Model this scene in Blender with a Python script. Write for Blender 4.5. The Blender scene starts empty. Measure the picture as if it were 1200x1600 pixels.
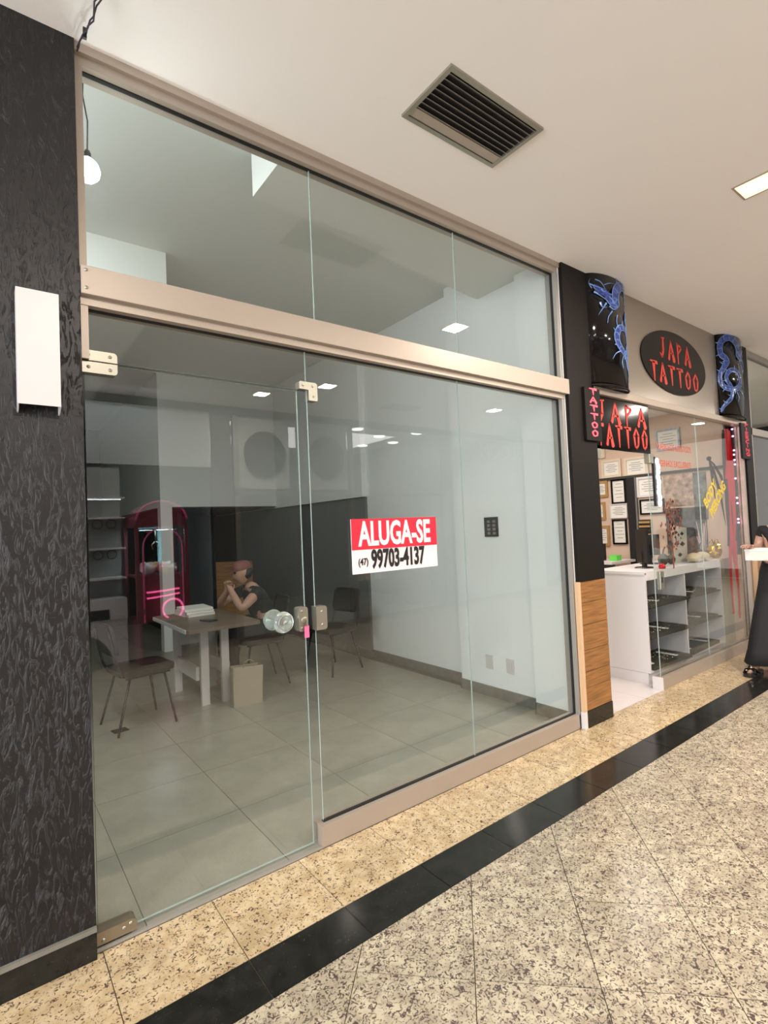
import bpy, bmesh, math, random
from mathutils import Vector, Matrix, Euler
random.seed(7)
PI = math.pi
scene = bpy.context.scene
COL = scene.collection

# ------------------------------------------------------------------ camera
cam_d = bpy.data.cameras.new('camera'); cam = bpy.data.objects.new('camera', cam_d); COL.objects.link(cam)
scene.camera = cam
CP = Vector((0, -2.239, 1.5))
yaw, pitch, roll = 0.65064, 0.03302, -0.04413
f = Vector((math.sin(yaw)*math.cos(pitch), math.cos(yaw)*math.cos(pitch), math.sin(pitch)))
r = Vector((math.cos(yaw), -math.sin(yaw), 0)); u = r.cross(f)
r2 = r*math.cos(roll)+u*math.sin(roll); u2 = -r*math.sin(roll)+u*math.cos(roll)
cam.matrix_world = Matrix(((r2.x, u2.x, -f.x, CP.x), (r2.y, u2.y, -f.y, CP.y), (r2.z, u2.z, -f.z, CP.z), (0, 0, 0, 1)))
cam_d.sensor_fit = 'VERTICAL'; cam_d.sensor_height = 36; cam_d.lens = 819.7/1600*36
cam_d.clip_start = 0.02

# ------------------------------------------------------------------ world, light, exposure
scene.view_settings.view_transform = 'Standard'; scene.view_settings.look = 'None'
scene.view_settings.exposure = 0.13; scene.view_settings.gamma = 1.0
scene.view_settings.use_curve_mapping = False
W = bpy.data.worlds.new('sky'); scene.world = W; W.use_nodes = True
W.node_tree.nodes['Background'].inputs[0].default_value = (0.80, 0.90, 1.0, 1)
W.node_tree.nodes['Background'].inputs[1].default_value = 1.2
def area(name, loc, rot, sx, sy, power, color, spread=PI):
    l = bpy.data.lights.new(name, 'AREA'); l.shape = 'RECTANGLE'; l.size = sx; l.size_y = sy
    l.energy = power; l.color = color; l.spread = spread
    o = bpy.data.objects.new(name, l); o.location = loc; o.rotation_euler = rot; COL.objects.link(o); return o
# daylight coming in at the street end of the gallery (left), facing +X
area('street_daylight', (-6.2, -2.8, 1.5), (0, -PI/2, 0), 2.6, 4.6, 430, (0.94, 0.97, 1.0))
# weak fill added before the closed far end, brightening the gallery
area('far_fill_light', (13.6, -2.7, 1.75), (0, PI/2, 0), 3.0, 4.4, 25, (1.0, 0.93, 0.88))
DOWN_W = 50
BULB_W = 5

# ------------------------------------------------------------------ helpers
def link(o, parent=None):
    COL.objects.link(o)
    if parent: o.parent = parent
    return o
def tag(o, label=None, cat=None, group=None, kind=None):
    if label: o['label'] = label
    if cat: o['category'] = cat
    if group: o['group'] = group
    if kind: o['kind'] = kind
    return o
def thing(name, label, cat, loc=(0, 0, 0), rotz=0, group=None):
    o = bpy.data.objects.new(name, None); link(o); o.location = loc; o.rotation_euler = (0, 0, rotz)
    o.empty_display_size = 0.1
    return tag(o, label, cat, group)
def copy_tree(o, parent=None):
    c = o.copy(); COL.objects.link(c)
    if parent: c.parent = parent
    for ch in [x for x in bpy.data.objects if x.parent == o]: copy_tree(ch, c)
    return c
class MB:
    """collects shapes into one mesh"""
    def __init__(s): s.bm = bmesh.new(); s.mi = 0
    def _m(s, geom_faces):
        for fc in geom_faces: fc.material_index = s.mi
    def box(s, x0, x1, y0, y1, z0, z1, bev=0, M=None):
        bm = s.bm
        vs = [bm.verts.new((x, y, z)) for z in (z0, z1) for y in (y0, y1) for x in (x0, x1)]
        if M: 
            for v in vs: v.co = M @ v.co
        q = [(0,2,3,1),(4,5,7,6),(0,1,5,4),(2,6,7,3),(0,4,6,2),(1,3,7,5)]
        fs = [bm.faces.new([vs[i] for i in a]) for a in q]
        s._m(fs)
        if bev > 0:
            es = list({e for fc in fs for e in fc.edges})
            rr = bmesh.ops.bevel(bm, geom=es, offset=bev, segments=2, affect='EDGES', profile=0.6)
            s._m(rr['faces'])
        return s
    def tube(s, pts, rad, seg=10, cap=True, closed=False):
        bm = s.bm; pts = [Vector(p) for p in pts]; n = len(pts)
        if not hasattr(rad, '__len__'): rad = [rad]*n
        rings = []; prev = None
        for i, p in enumerate(pts):
            if closed: t = pts[(i+1) % n]-pts[i-1]
            else: t = pts[min(i+1, n-1)]-pts[max(i-1, 0)]
            t.normalize()
            if prev is None:
                a = Vector((0, 0, 1)) if abs(t.z) < 0.9 else Vector((1, 0, 0))
                nx = t.cross(a).normalized()
            else:
                nx = (prev-t*prev.dot(t)).normalized()
            prev = nx; ny = t.cross(nx)
            rings.append([bm.verts.new(p+(nx*math.cos(k*2*PI/seg)+ny*math.sin(k*2*PI/seg))*rad[i]) for k in range(seg)])
        fs = []
        m = n if closed else n-1
        for i in range(m):
            a, b = rings[i], rings[(i+1) % n]
            for k in range(seg): fs.append(bm.faces.new((a[k], a[(k+1) % seg], b[(k+1) % seg], b[k])))
        for fc in fs: fc.smooth = True
        if cap and not closed:
            fs.append(bm.faces.new(rings[0][::-1])); fs.append(bm.faces.new(rings[-1]))
        s._m(fs); return s
    def lathe(s, prof, c=(0, 0, 0), seg=24, M=None, smooth=True):
        """profile (r,z) about z, capped when r==0"""
        bm = s.bm; c = Vector(c); rings = []
        for (rr, z) in prof:
            if rr < 1e-6: rings.append([bm.verts.new(c+Vector((0, 0, z)))])
            else: rings.append([bm.verts.new(c+Vector((rr*math.cos(k*2*PI/seg), rr*math.sin(k*2*PI/seg), z))) for k in range(seg)])
        fs = []
        for a, b in zip(rings, rings[1:]):
            for k in range(seg):
                k2 = (k+1) % seg
                if len(a) == 1 and len(b) == 1: continue
                if len(a) == 1: fs.append(bm.faces.new((a[0], b[k2], b[k])))
                elif len(b) == 1: fs.append(bm.faces.new((a[k], a[k2], b[0])))
                else: fs.append(bm.faces.new((a[k], a[k2], b[k2], b[k])))
        for fc in fs: fc.smooth = smooth
        if M:
            for rg in rings:
                for v in rg: v.co = M @ v.co
        s._m(fs); return s
    def prism(s, poly, d0, d1, frame=None):
        """poly list of 2D points, extruded d0..d1 ; frame maps (a,b,d)->xyz"""
        fr = frame or (lambda a, b, d: (a, b, d))
        bm = s.bm
        A = [bm.verts.new(fr(a, b, d0)) for a, b in poly]; B = [bm.verts.new(fr(a, b, d1)) for a, b in poly]
        fs = [bm.faces.new(A[::-1]), bm.faces.new(B)]
        n = len(poly)
        for i in range(n): fs.append(bm.faces.new((A[i], A[(i+1) % n], B[(i+1) % n], B[i])))
        s._m(fs); return s
    def ball(s, c, rx, ry=None, rz=None, seg=14):
        ry = ry or rx; rz = rz or rx
        M = Matrix.Translation(c) @ Matrix.Diagonal((rx, ry, rz, 1))
        n = 8
        return s.lathe([(math.sin(PI*i/n), -math.cos(PI*i/n)) for i in range(n+1)], seg=seg, M=M)
    def build(s, name, mats, parent=None, fix=True):
        if fix: bmesh.ops.recalc_face_normals(s.bm, faces=s.bm.faces)
        me = bpy.data.meshes.new(name); s.bm.to_mesh(me); s.bm.free()
        if not isinstance(mats, (list, tuple)): mats = [mats]
        for m in mats: me.materials.append(m)
        return link(bpy.data.objects.new(name, me), parent)
def bx(name, m, x0, x1, y0, y1, z0, z1, parent=None, bev=0):
    return MB().box(x0, x1, y0, y1, z0, z1, bev).build(name, m, parent)
def struct(o): o['kind'] = 'structure'; return o
XZ = lambda a, b, d: (a, d, b)

# ------------------------------------------------------------------ materials
def newmat(name):
    m = bpy.data.materials.new(name); m.use_nodes = True
    return m, m.node_tree.nodes, m.node_tree.links, m.node_tree.nodes['Principled BSDF']
def mat(name, col, rough=0.5, metal=0.0, var=0.0, scale=8, bump=0.0, bscale=60, coat=0, spec=0.5, stretch=None):
    m, N, L, B = newmat(name)
    B.inputs['Base Color'].default_value = (*col, 1); B.inputs['Roughness'].default_value = rough
    B.inputs['Metallic'].default_value = metal; B.inputs['Coat Weight'].default_value = coat
    B.inputs['Specular IOR Level'].default_value = spec
    tc = N.new('ShaderNodeTexCoord'); src = tc.outputs['Object']
    if stretch:
        mp = N.new('ShaderNodeMapping'); mp.inputs['Scale'].default_value = stretch; L.new(src, mp.inputs[0]); src = mp.outputs[0]
    if var:
        n = N.new('ShaderNodeTexNoise'); n.inputs['Scale'].default_value = scale; n.inputs['Detail'].default_value = 5; L.new(src, n.inputs[0])
        cr = N.new('ShaderNodeValToRGB'); L.new(n.outputs[0], cr.inputs[0])
        cr.color_ramp.elements[0].position = 0.3; cr.color_ramp.elements[1].position = 0.7
        cr.color_ramp.elements[0].color = (*[c*(1-var) for c in col], 1); cr.color_ramp.elements[1].color = (*[min(1, c*(1+var)) for c in col], 1)
        L.new(cr.outputs[0], B.inputs['Base Color'])
    if bump:
        n2 = N.new('ShaderNodeTexNoise'); n2.inputs['Scale'].default_value = bscale; n2.inputs['Detail'].default_value = 4; L.new(src, n2.inputs[0])
        bp = N.new('ShaderNodeBump'); bp.inputs['Strength'].default_value = bump; bp.inputs['Distance'].default_value = 0.01
        L.new(n2.outputs[0], bp.inputs['Height']); L.new(bp.outputs[0], B.inputs['Normal'])
    return m
def emis(name, col, strength):
    m, N, L, B = newmat(name)
    B.inputs['Base Color'].default_value = (*[c*0.5 for c in col], 1)
    B.inputs['Emission Color'].default_value = (*col, 1); B.inputs['Emission Strength'].default_value = strength
    return m
def granite(name, base, light, dark, fleck=0.5, scale=70, rough=0.18, soft=0.09, spec=0.5):
    m, N, L, B = newmat(name)
    tc = N.new('ShaderNodeTexCoord'); oi = N.new('ShaderNodeObjectInfo')
    mu = N.new('ShaderNodeVectorMath'); mu.operation = 'SCALE'; mu.inputs[0].default_value = (37, 23, 11); L.new(oi.outputs['Random'], mu.inputs['Scale'])
    ad = N.new('ShaderNodeVectorMath'); L.new(tc.outputs['Object'], ad.inputs[0]); L.new(mu.outputs[0], ad.inputs[1])
    n1 = N.new('ShaderNodeTexNoise'); n1.inputs['Scale'].default_value = 18; n1.inputs['Detail'].default_value = 4; L.new(ad.outputs[0], n1.inputs[0])
    c1 = N.new('ShaderNodeValToRGB'); L.new(n1.outputs[0], c1.inputs[0])
    c1.color_ramp.elements[0].position = 0.38; c1.color_ramp.elements[0].color = (*base, 1)
    c1.color_ramp.elements[1].position = 0.62; c1.color_ramp.elements[1].color = (*light, 1)
    n2 = N.new('ShaderNodeTexNoise'); n2.inputs['Scale'].default_value = scale; n2.inputs['Detail'].default_value = 2.5; n2.inputs['Distortion'].default_value = 1.6
    L.new(ad.outputs[0], n2.inputs[0])
    c2 = N.new('ShaderNodeValToRGB'); L.new(n2.outputs[0], c2.inputs[0])
    c2.color_ramp.elements[0].position = fleck; c2.color_ramp.elements[0].color = (0, 0, 0, 1)
    c2.color_ramp.elements[1].position = fleck+soft; c2.color_ramp.elements[1].color = (1, 1, 1, 1)
    mx = N.new('ShaderNodeMixRGB'); L.new(c2.outputs[0], mx.inputs[0]); L.new(c1.outputs[0], mx.inputs[1]); mx.inputs[2].default_value = (*dark, 1)
    n3 = N.new('ShaderNodeTexNoise'); n3.inputs['Scale'].default_value = 3.5; n3.inputs['Detail'].default_value = 3; L.new(ad.outputs[0], n3.inputs[0])
    mr = N.new('ShaderNodeMapRange'); L.new(n3.outputs[0], mr.inputs[0]); mr.inputs[1].default_value = 0.3; mr.inputs[2].default_value = 0.7; mr.inputs[3].default_value = 0.85; mr.inputs[4].default_value = 1.12
    sc = N.new('ShaderNodeVectorMath'); sc.operation = 'SCALE'; L.new(mx.outputs[0], sc.inputs[0]); L.new(mr.outputs[0], sc.inputs['Scale'])
    L.new(sc.outputs[0], B.inputs['Base Color']); B.inputs['Roughness'].default_value = rough; B.inputs['Specular IOR Level'].default_value = spec
    return m
def glass_mat(name, tint, r0=0.045):
    m = bpy.data.materials.new(name); m.use_nodes = True; N = m.node_tree.nodes; L = m.node_tree.links; N.clear()
    out = N.new('ShaderNodeOutputMaterial'); tr = N.new('ShaderNodeBsdfTransparent'); gl = N.new('ShaderNodeBsdfGlossy')
    gl.inputs['Roughness'].default_value = 0.0; tr.inputs[0].default_value = (*tint, 1)
    ge = N.new('ShaderNodeNewGeometry'); dt = N.new('ShaderNodeVectorMath'); dt.operation = 'DOT_PRODUCT'
    L.new(ge.outputs['Normal'], dt.inputs[0]); L.new(ge.outputs['Incoming'], dt.inputs[1])
    def mth(op, a, b=None):
        n = N.new('ShaderNodeMath'); n.operation = op
        for i, v in enumerate((a, b)):
            if v is None: continue
            if isinstance(v, (int, float)): n.inputs[i].default_value = v
            else: L.new(v, n.inputs[i])
        return n.outputs[0]
    c = mth('ABSOLUTE', dt.outputs['Value']); k = mth('SUBTRACT', 1.0, c); p = mth('POWER', k, 5.0)
    fr = mth('ADD', mth('MULTIPLY', p, 1-r0), r0)
    mix = N.new('ShaderNodeMixShader'); L.new(fr, mix.inputs[0]); L.new(tr.outputs[0], mix.inputs[1]); L.new(gl.outputs[0], mix.inputs[2])
    L.new(mix.outputs[0], out.inputs[0]); return m

M = {}
M['ceil'] = mat('ceiling_paint', (0.88, 0.85, 0.835), 0.75, bump=0.03, bscale=200)
M['white_wall'] = mat('white_wall_paint', (0.86, 0.88, 0.88), 0.6, bump=0.03, bscale=90)
M['shop_ceil'] = mat('shop_ceiling_paint', (0.76, 0.77, 0.74), 0.7)
M['dark_wall'] = mat('dark_grey_wall_paint', (0.035, 0.037, 0.036), 0.6)
M['grey_wall'] = mat('grey_wall_paint', (0.16, 0.165, 0.165), 0.6)
M['alu'] = mat('beige_aluminium', (0.44, 0.37, 0.31), 0.40, 0.35, bump=0.02, bscale=300)
M['alu_grey'] = mat('grey_aluminium', (0.40, 0.38, 0.35), 0.42, 0.4)
M['steel'] = mat('brushed_steel', (0.40, 0.38, 0.32), 0.38, 0.8)
M['rubber'] = mat('black_gasket', (0.01, 0.01, 0.01), 0.6)
M['g_border'] = granite('beige_border_granite', (0.50, 0.37, 0.21), (0.62, 0.49, 0.31), (0.09, 0.055, 0.04), 0.545, 68, soft=0.10)
M['g_field'] = granite('rosy_beige_granite', (0.38, 0.32, 0.235), (0.53, 0.465, 0.34), (0.085, 0.062, 0.055), 0.49, 66, rough=0.22, soft=0.13)
M['g_black'] = granite('black_granite', (0.010, 0.010, 0.009), (0.018, 0.018, 0.015), (0.10, 0.11, 0.09), 0.68, 130, 0.14, spec=0.35)
M['grout'] = mat('dark_grout', (0.11, 0.085, 0.06), 0.8)
M['shop_tile'] = mat('grey_porcelain', (0.34, 0.325, 0.27), 0.28, var=0.10, scale=5)
M['grout_g'] = mat('grey_grout', (0.17, 0.16, 0.14), 0.8)
M['base_grey'] = mat('grey_stone_skirting', (0.20, 0.19, 0.165), 0.4, var=0.15, scale=10)
M['wood'] = mat('honey_wood_cladding', (0.30, 0.135, 0.042), 0.35, var=0.35, scale=5, stretch=(1, 1, 14))
M['wood_edge'] = mat('light_wood_edge', (0.70, 0.46, 0.28), 0.45)
M['black_gloss'] = mat('gloss_black', (0.005, 0.004, 0.004), 0.10, spec=0.22)
M['black_matt'] = mat('satin_black', (0.007, 0.005, 0.004), 0.5, spec=0.2)
M['blk_plastic'] = mat('black_plastic', (0.012, 0.012, 0.013), 0.35)
M['white_plastic'] = mat('white_plastic', (0.66, 0.63, 0.63), 0.35)
M['white_lam'] = mat('white_laminate', (0.72, 0.68, 0.69), 0.4)
M['panel'] = mat('silver_beige_panel', (0.34, 0.295, 0.25), 0.28, 0.55)
M['red'] = mat('matt_red', (0.62, 0.05, 0.035), 0.45)
M['sign_red'] = mat('sign_crimson', (0.72, 0.025, 0.055), 0.4)
M['sign_white'] = mat('sign_white', (0.86, 0.80, 0.84), 0.4)
M['ink'] = mat('black_ink', (0.01, 0.01, 0.01), 0.5)
M['led_red'] = emis('red_led_letters', (1.0, 0.10, 0.14), 1.5)
M['led_dim'] = emis('dim_red_letters', (0.8, 0.05, 0.10), 0.45)
M['blue'] = mat('airbrushed_blue', (0.035, 0.055, 0.24), 0.2, var=0.6, scale=40)
M['blue_l'] = mat('airbrushed_pale_blue', (0.12, 0.24, 0.52), 0.2, var=0.4, scale=30)
M['warm_lamp'] = emis('warm_lamp', (1.0, 0.72, 0.30), 2.6)
M['warm_core'] = emis('warm_lamp_core', (1.0, 0.90, 0.62), 30)
M['cool_lamp'] = emis('cool_lamp', (1.0, 0.98, 0.93), 9)
M['bulb'] = emis('white_bulb', (0.92, 1.0, 1.0), 25)
M['pink_neon'] = emis('pink_neon', (1.0, 0.12, 0.38), 7)
M['pink_dim'] = emis('pink_glow_trim', (0.8, 0.10, 0.28), 0.9)
M['cyan_glow'] = emis('cyan_lit_panel', (0.35, 0.75, 0.85), 2.0)
M['wire'] = mat('dark_wire', (0.03, 0.02, 0.03), 0.5)
M['skin'] = mat('skin', (0.50, 0.30, 0.22), 0.5)
M['skin_t'] = mat('tattooed_skin', (0.42, 0.24, 0.18), 0.5, var=0.45, scale=22)
M['black_cloth'] = mat('black_cloth', (0.010, 0.010, 0.012), 0.85, bump=0.1, bscale=120)
M['grey_cloth'] = mat('dark_green_cloth', (0.018, 0.021, 0.019), 0.85)
M['pink_cap'] = mat('dusty_pink_cap', (0.22, 0.075, 0.07), 0.7)
M['hair'] = mat('dark_hair', (0.015, 0.010, 0.008), 0.6)
M['desk'] = mat('brown_desk_top', (0.20, 0.15, 0.11), 0.4, var=0.15, scale=6)
M['cream'] = mat('cream_cloth', (0.62, 0.54, 0.42), 0.8)
M['bag'] = mat('kraft_paper', (0.42, 0.36, 0.28), 0.8)
M['paper'] = mat('paper', (0.80, 0.79, 0.76), 0.7)
M['gold'] = mat('gold_frame', (0.48, 0.30, 0.12), 0.35, 0.3)
M['cream_wall'] = mat('cream_wall', (0.66, 0.50, 0.40), 0.7)
M['tat_tile'] = mat('pinkish_floor_tile', (0.66, 0.60, 0.60), 0.2)
M['tray'] = mat('dark_tray_felt', (0.045, 0.042, 0.03), 0.7)
M['silver'] = mat('silver_jewellery', (0.55, 0.52, 0.45), 0.25, 0.9)
M['yellow'] = mat('yellow_vinyl', (0.75, 0.58, 0.05), 0.45)
M['vinyl_red'] = mat('red_vinyl', (0.60, 0.07, 0.04), 0.5)
M['foil_red'] = mat('red_foil', (0.60, 0.01, 0.02), 0.25, 0.0)
M['foil_gold'] = mat('gold_foil', (0.75, 0.52, 0.08), 0.2, 0.8)
M['green'] = mat('lime_green_plastic', (0.15, 0.70, 0.10), 0.4)
M['leaf'] = mat('fir_green', (0.12, 0.17, 0.07), 0.7)
M['orange'] = mat('orange_panel', (0.62, 0.26, 0.09), 0.5)
M['plush_pink'] = emis('pink_plush', (0.95, 0.35, 0.50), 0.35)
M['plush_w'] = emis('white_plush', (0.85, 0.80, 0.85), 0.35)
M['plush_y'] = emis('yellow_plush', (0.85, 0.75, 0.35), 0.35)
for k, c in (('plush_pink', (0.85, 0.30, 0.42)), ('plush_w', (0.80, 0.76, 0.80)), ('plush_y', (0.80, 0.70, 0.30))):
    M[k] = mat(k, c, 0.9)
M['key_pink'] = mat('pink_key_tag', (0.80, 0.16, 0.34), 0.5)
M['glass'] = glass_mat('shopfront_glass', (0.965, 0.98, 0.97), 0.055)
M['glass2'] = glass_mat('clear_glass', (0.96, 0.975, 0.965), 0.03)
M['edge'] = mat('polished_glass_edge', (0.42, 0.50, 0.46), 0.2)
M['knob'] = mat('acrylic', (0.72, 0.80, 0.78), 0.05); 
_b = M['knob'].node_tree.nodes['Principled BSDF']; _b.inputs['Transmission Weight'].default_value = 0.85; _b.inputs['IOR'].default_value = 1.45
# rough black stucco of the pillar
def stucco():
    m, N, L, B = newmat('black_trowelled_stucco')
    B.inputs['Base Color'].default_value = (0.010, 0.0085, 0.009, 1); B.inputs['Roughness'].default_value = 0.40
    tc = N.new('ShaderNodeTexCoord'); mp = N.new('ShaderNodeMapping'); mp.inputs['Rotation'].default_value = (0, 0.6, 0); mp.inputs['Scale'].default_value = (26, 20, 7)
    L.new(tc.outputs['Object'], mp.inputs[0])
    n = N.new('ShaderNodeTexNoise'); n.inputs['Scale'].default_value = 1.6; n.inputs['Detail'].default_value = 6; n.inputs['Roughness'].default_value = 0.62; n.inputs['Distortion'].default_value = 2.2
    L.new(mp.outputs[0], n.inputs[0])
    n2 = N.new('ShaderNodeTexNoise'); n2.inputs['Scale'].default_value = 55; n2.inputs['Detail'].default_value = 3; L.new(tc.outputs['Object'], n2.inputs[0])
    rp = N.new('ShaderNodeMapRange'); rp.interpolation_type = 'SMOOTHSTEP'; L.new(n.outputs[0], rp.inputs[0]); rp.inputs[1].default_value = .50; rp.inputs[2].default_value = .72
    ad = N.new('ShaderNodeMath'); ad.operation = 'MULTIPLY_ADD'; L.new(n2.outputs[0], ad.inputs[0]); ad.inputs[1].default_value = 0.22; L.new(rp.outputs[0], ad.inputs[2])
    bp = N.new('ShaderNodeBump'); bp.inputs['Strength'].default_value = 0.6; bp.inputs['Distance'].default_value = 0.008
    L.new(ad.outputs[0], bp.inputs['Height']); L.new(bp.outputs[0], B.inputs['Normal'])
    return m
M['stucco'] = stucco()

def text_mesh(name, body, size, m, parent, loc, rot=(PI/2, 0, 0), xs=1.0, bold=0.0, ext=0.0015, align='LEFT', shear=0):
    c = bpy.data.curves.new(name+'_c', 'FONT'); c.body = body; c.size = size; c.extrude = ext; c.offset = bold; c.align_x = align
    c.resolution_u = 3; c.shear = shear
    o = bpy.data.objects.new('tmp', c); me = bpy.data.meshes.new_from_object(o); bpy.data.objects.remove(o)
    me.materials.clear(); me.materials.append(m)
    me.transform(Matrix.Diagonal((xs, 1, 1, 1)))
    t = link(bpy.data.objects.new(name, me), parent); t.location = loc; t.rotation_euler = rot
    return t
# brush style letters from tapered strokes, unit box 0..1 wide, 0..1 high
GL = {
 'J': [((.62,1),(.60,.35),.10,.15),((.60,.35),(.40,.02),.15,.12),((.40,.02),(.12,.22),.12,.03),((.40,.98),(.80,1.02),.05,.07)],
 'A': [((.50,1.02),(.12,.0),.05,.17),((.48,1.0),(.90,-.04),.08,.24),((.25,.33),(.75,.36),.06,.10)],
 'P': [((.25,1.0),(.28,-.08),.16,.05),((.12,1.0),(.80,.82),.06,.12),((.80,.82),(.30,.42),.14,.05)],
 'T': [((.05,.95),(.98,.90),.06,.18),((.50,.92),(.56,-.05),.22,.05)],
 'O': [((.55,1.0),(.18,.60),.06,.15),((.18,.60),(.30,.10),.15,.12),((.30,.10),(.55,-.02),.12,.08),((.50,1.0),(.86,.62),.06,.15),((.86,.62),(.78,.18),.15,.13),((.78,.18),(.52,-.02),.13,.06)],
 'I': [((.5,1),(.52,0),.18,.10)],
 'E': [((.25,1),(.25,0),.15,.12),((.2,.97),(.85,.93),.12,.06),((.2,.52),(.7,.5),.10,.05),((.2,.05),(.85,.0),.12,.06)],
 'R': [((.25,1.0),(.28,-.05),.15,.08),((.15,.98),(.78,.8),.06,.12),((.78,.8),(.3,.48),.13,.06),((.35,.5),(.85,-.03),.08,.15)],
 'C': [((.85,.9),(.45,1),.05,.12),((.45,1),(.18,.55),.12,.15),((.18,.55),(.4,.05),.15,.12),((.4,.05),(.88,.12),.12,.04)],
 'N': [((.2,1),(.2,0),.14,.12),((.2,.98),(.8,.02),.10,.14),((.8,1),(.8,0),.10,.14)],
 'G': [((.85,.9),(.45,1),.05,.12),((.45,1),(.18,.55),.12,.15),((.18,.55),(.4,.05),.15,.12),((.4,.05),(.85,.1),.12,.1),((.85,.05),(.85,.45),.1,.12),((.55,.45),(.95,.45),.06,.09)],
}
def brush_letter(mb, ch, x, z, w, h, y0, y1, jit=0.0):
    for (a, b, w0, w1) in GL[ch]:
        ax, az, bx_, bz = x+a[0]*w, z+a[1]*h, x+b[0]*w, z+b[1]*h
        d = Vector((bx_-ax, bz-az)); d.normalize(); n = Vector((-d.y, d.x)); s = (w+h)/2*0.5*1.25
        p = [(ax+n.x*w0*s, az+n.y*w0*s), (ax-n.x*w0*s-d.x*w0*s*.3, az-n.y*w0*s-d.y*w0*s*.3), (bx_-n.x*w1*s, bz-n.y*w1*s), (bx_+d.x*w1*s*.5, bz+d.y*w1*s*.5), (bx_+n.x*w1*s, bz+n.y*w1*s)]
        mb.prism(p, y0, y1, XZ)
def brush_text(name, m, parent, rows, y0=-.002, y1=0.0):
    """rows: (text, x0, z0, letter w, letter h, pitch, zstep)"""
    for (txt, x0, z0, w, h, pt, dz) in rows:
        for i, ch in enumerate(txt):
            mb = MB(); brush_letter(mb, ch, 0, 0, w, h, y0, y1)
            o = mb.build(name, m, parent, fix=True); o.location = (x0+i*pt, 0, z0+i*dz)

# ================================================================== STRUCTURE
CZ = 3.43      # gallery ceiling
SZ = 3.76      # shop ceiling
struct(bx('floor', M['grout'], -6.3, 14, -5.2, 0.0, -0.12, -0.004))
struct(bx('ceiling', M['ceil'], -6.3, 14, -5.2, 0.02, CZ, CZ+0.15))
# ceiling opening for the air grille is hidden by the grille box itself, set just beneath the slab
sf = struct(bx('floor', M['grout_g'], -0.6, 3.9, 0.0, 9.6, -0.12, -0.004)); sf.name = 'floor_shop'
struct(bx('ceiling', M['shop_ceil'], -0.6, 4.0, 0.02, 9.6, SZ, SZ+0.1)).name = 'ceiling_shop'
struct(bx('wall_left', M['white_wall'], -0.7, -0.6, 0.0, 9.6, -0.1, SZ))
struct(bx('wall_back', M['grey_wall'], -0.6, 4.0, 9.6, 9.7, -0.1, SZ))
# right wall with its pilasters
rw = MB()
rw.box(3.63, 3.80, 0.0, 9.6, -0.01, SZ)
rw.box(3.43, 3.64, 0.0, 0.40, -0.01, SZ)
rw.box(3.505, 3.64, 0.40, 1.28, -0.01, SZ)
rw.box(3.56, 3.64, 2.85, 5.2, 1.90, SZ)
rwo = struct(rw.build('wall_right', M['white_wall']))
struct(bx('wall_recess', M['grey_wall'], 3.60, 3.632, 2.85, 9.58, 0.0, 1.90))
# skirting of the right wall
for i, (x0, x1, y0, y1) in enumerate([(3.42, 3.435, .08, .40), (3.42, 3.51, .395, .41), (3.493, 3.51, .41, 1.28), (3.493, 3.635, 1.275, 1.29), (3.615, 3.635, 1.29, 2.85), (3.585, 3.605, 2.85, 9.5)]):
    struct(bx('baseboard_right', M['base_grey'], x0, x1, y0, y1, 0, 0.09))
# boxed bulkheads
struct(bx('ceiling_bulkhead', M['shop_ceil'], -0.6, 1.17, 2.0, 9.6, 3.42, SZ+.02))
bk = MB().prism([(1.29, 0.09), (3.64, 0.09), (3.64, 0.86), (3.42, 0.86), (1.29, 0.60)], 3.50, SZ+.02)
struct(bk.build('ceiling_beam', M['shop_ceil']))
# mezzanine
mz = MB().box(1.87, 3.64, 5.15, 9.6, 1.93, SZ)
struct(mz.build('wall_mezzanine', M['white_wall']))
struct(bx('wall_under_mezzanine', M['dark_wall'], 1.0, 3.64, 8.0, 8.1, 0, 1.93))
struct(bx('trim_column', M['white_wall'], 1.87, 2.02, 5.15, 5.30, 0, 1.93))
struct(bx('wall_storage', M['dark_wall'], 2.30, 2.36, 5.9, 8.0, 0, 1.93))
# dark soffit board under the mezzanine
struct(bx('ceiling_mezzanine', mat('brown_soffit', (0.06, 0.045, 0.035), 0.7), 1.9, 3.6, 5.32, 8.0, 1.915, 1.93))

# ---- floor tiles: border, black strip, diagonal field, shop
def add_tile(parent, poly, z0, z1, m, name='tile', gap=0.0016):
    cx = sum(p[0] for p in poly)/len(poly); cy = sum(p[1] for p in poly)/len(poly)
    pl = []
    for (x, y) in poly:
        d = Vector((x-cx, y-cy)); l = d.length
        k = (l-gap*1.4)/l if l > 0 else 1
        pl.append((d.x*k, d.y*k))
    o = MB().prism(pl, z0, z1).build(name, m, parent); o.location = (cx, cy, 0)
    return o
fl = bpy.data.objects['floor']
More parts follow.
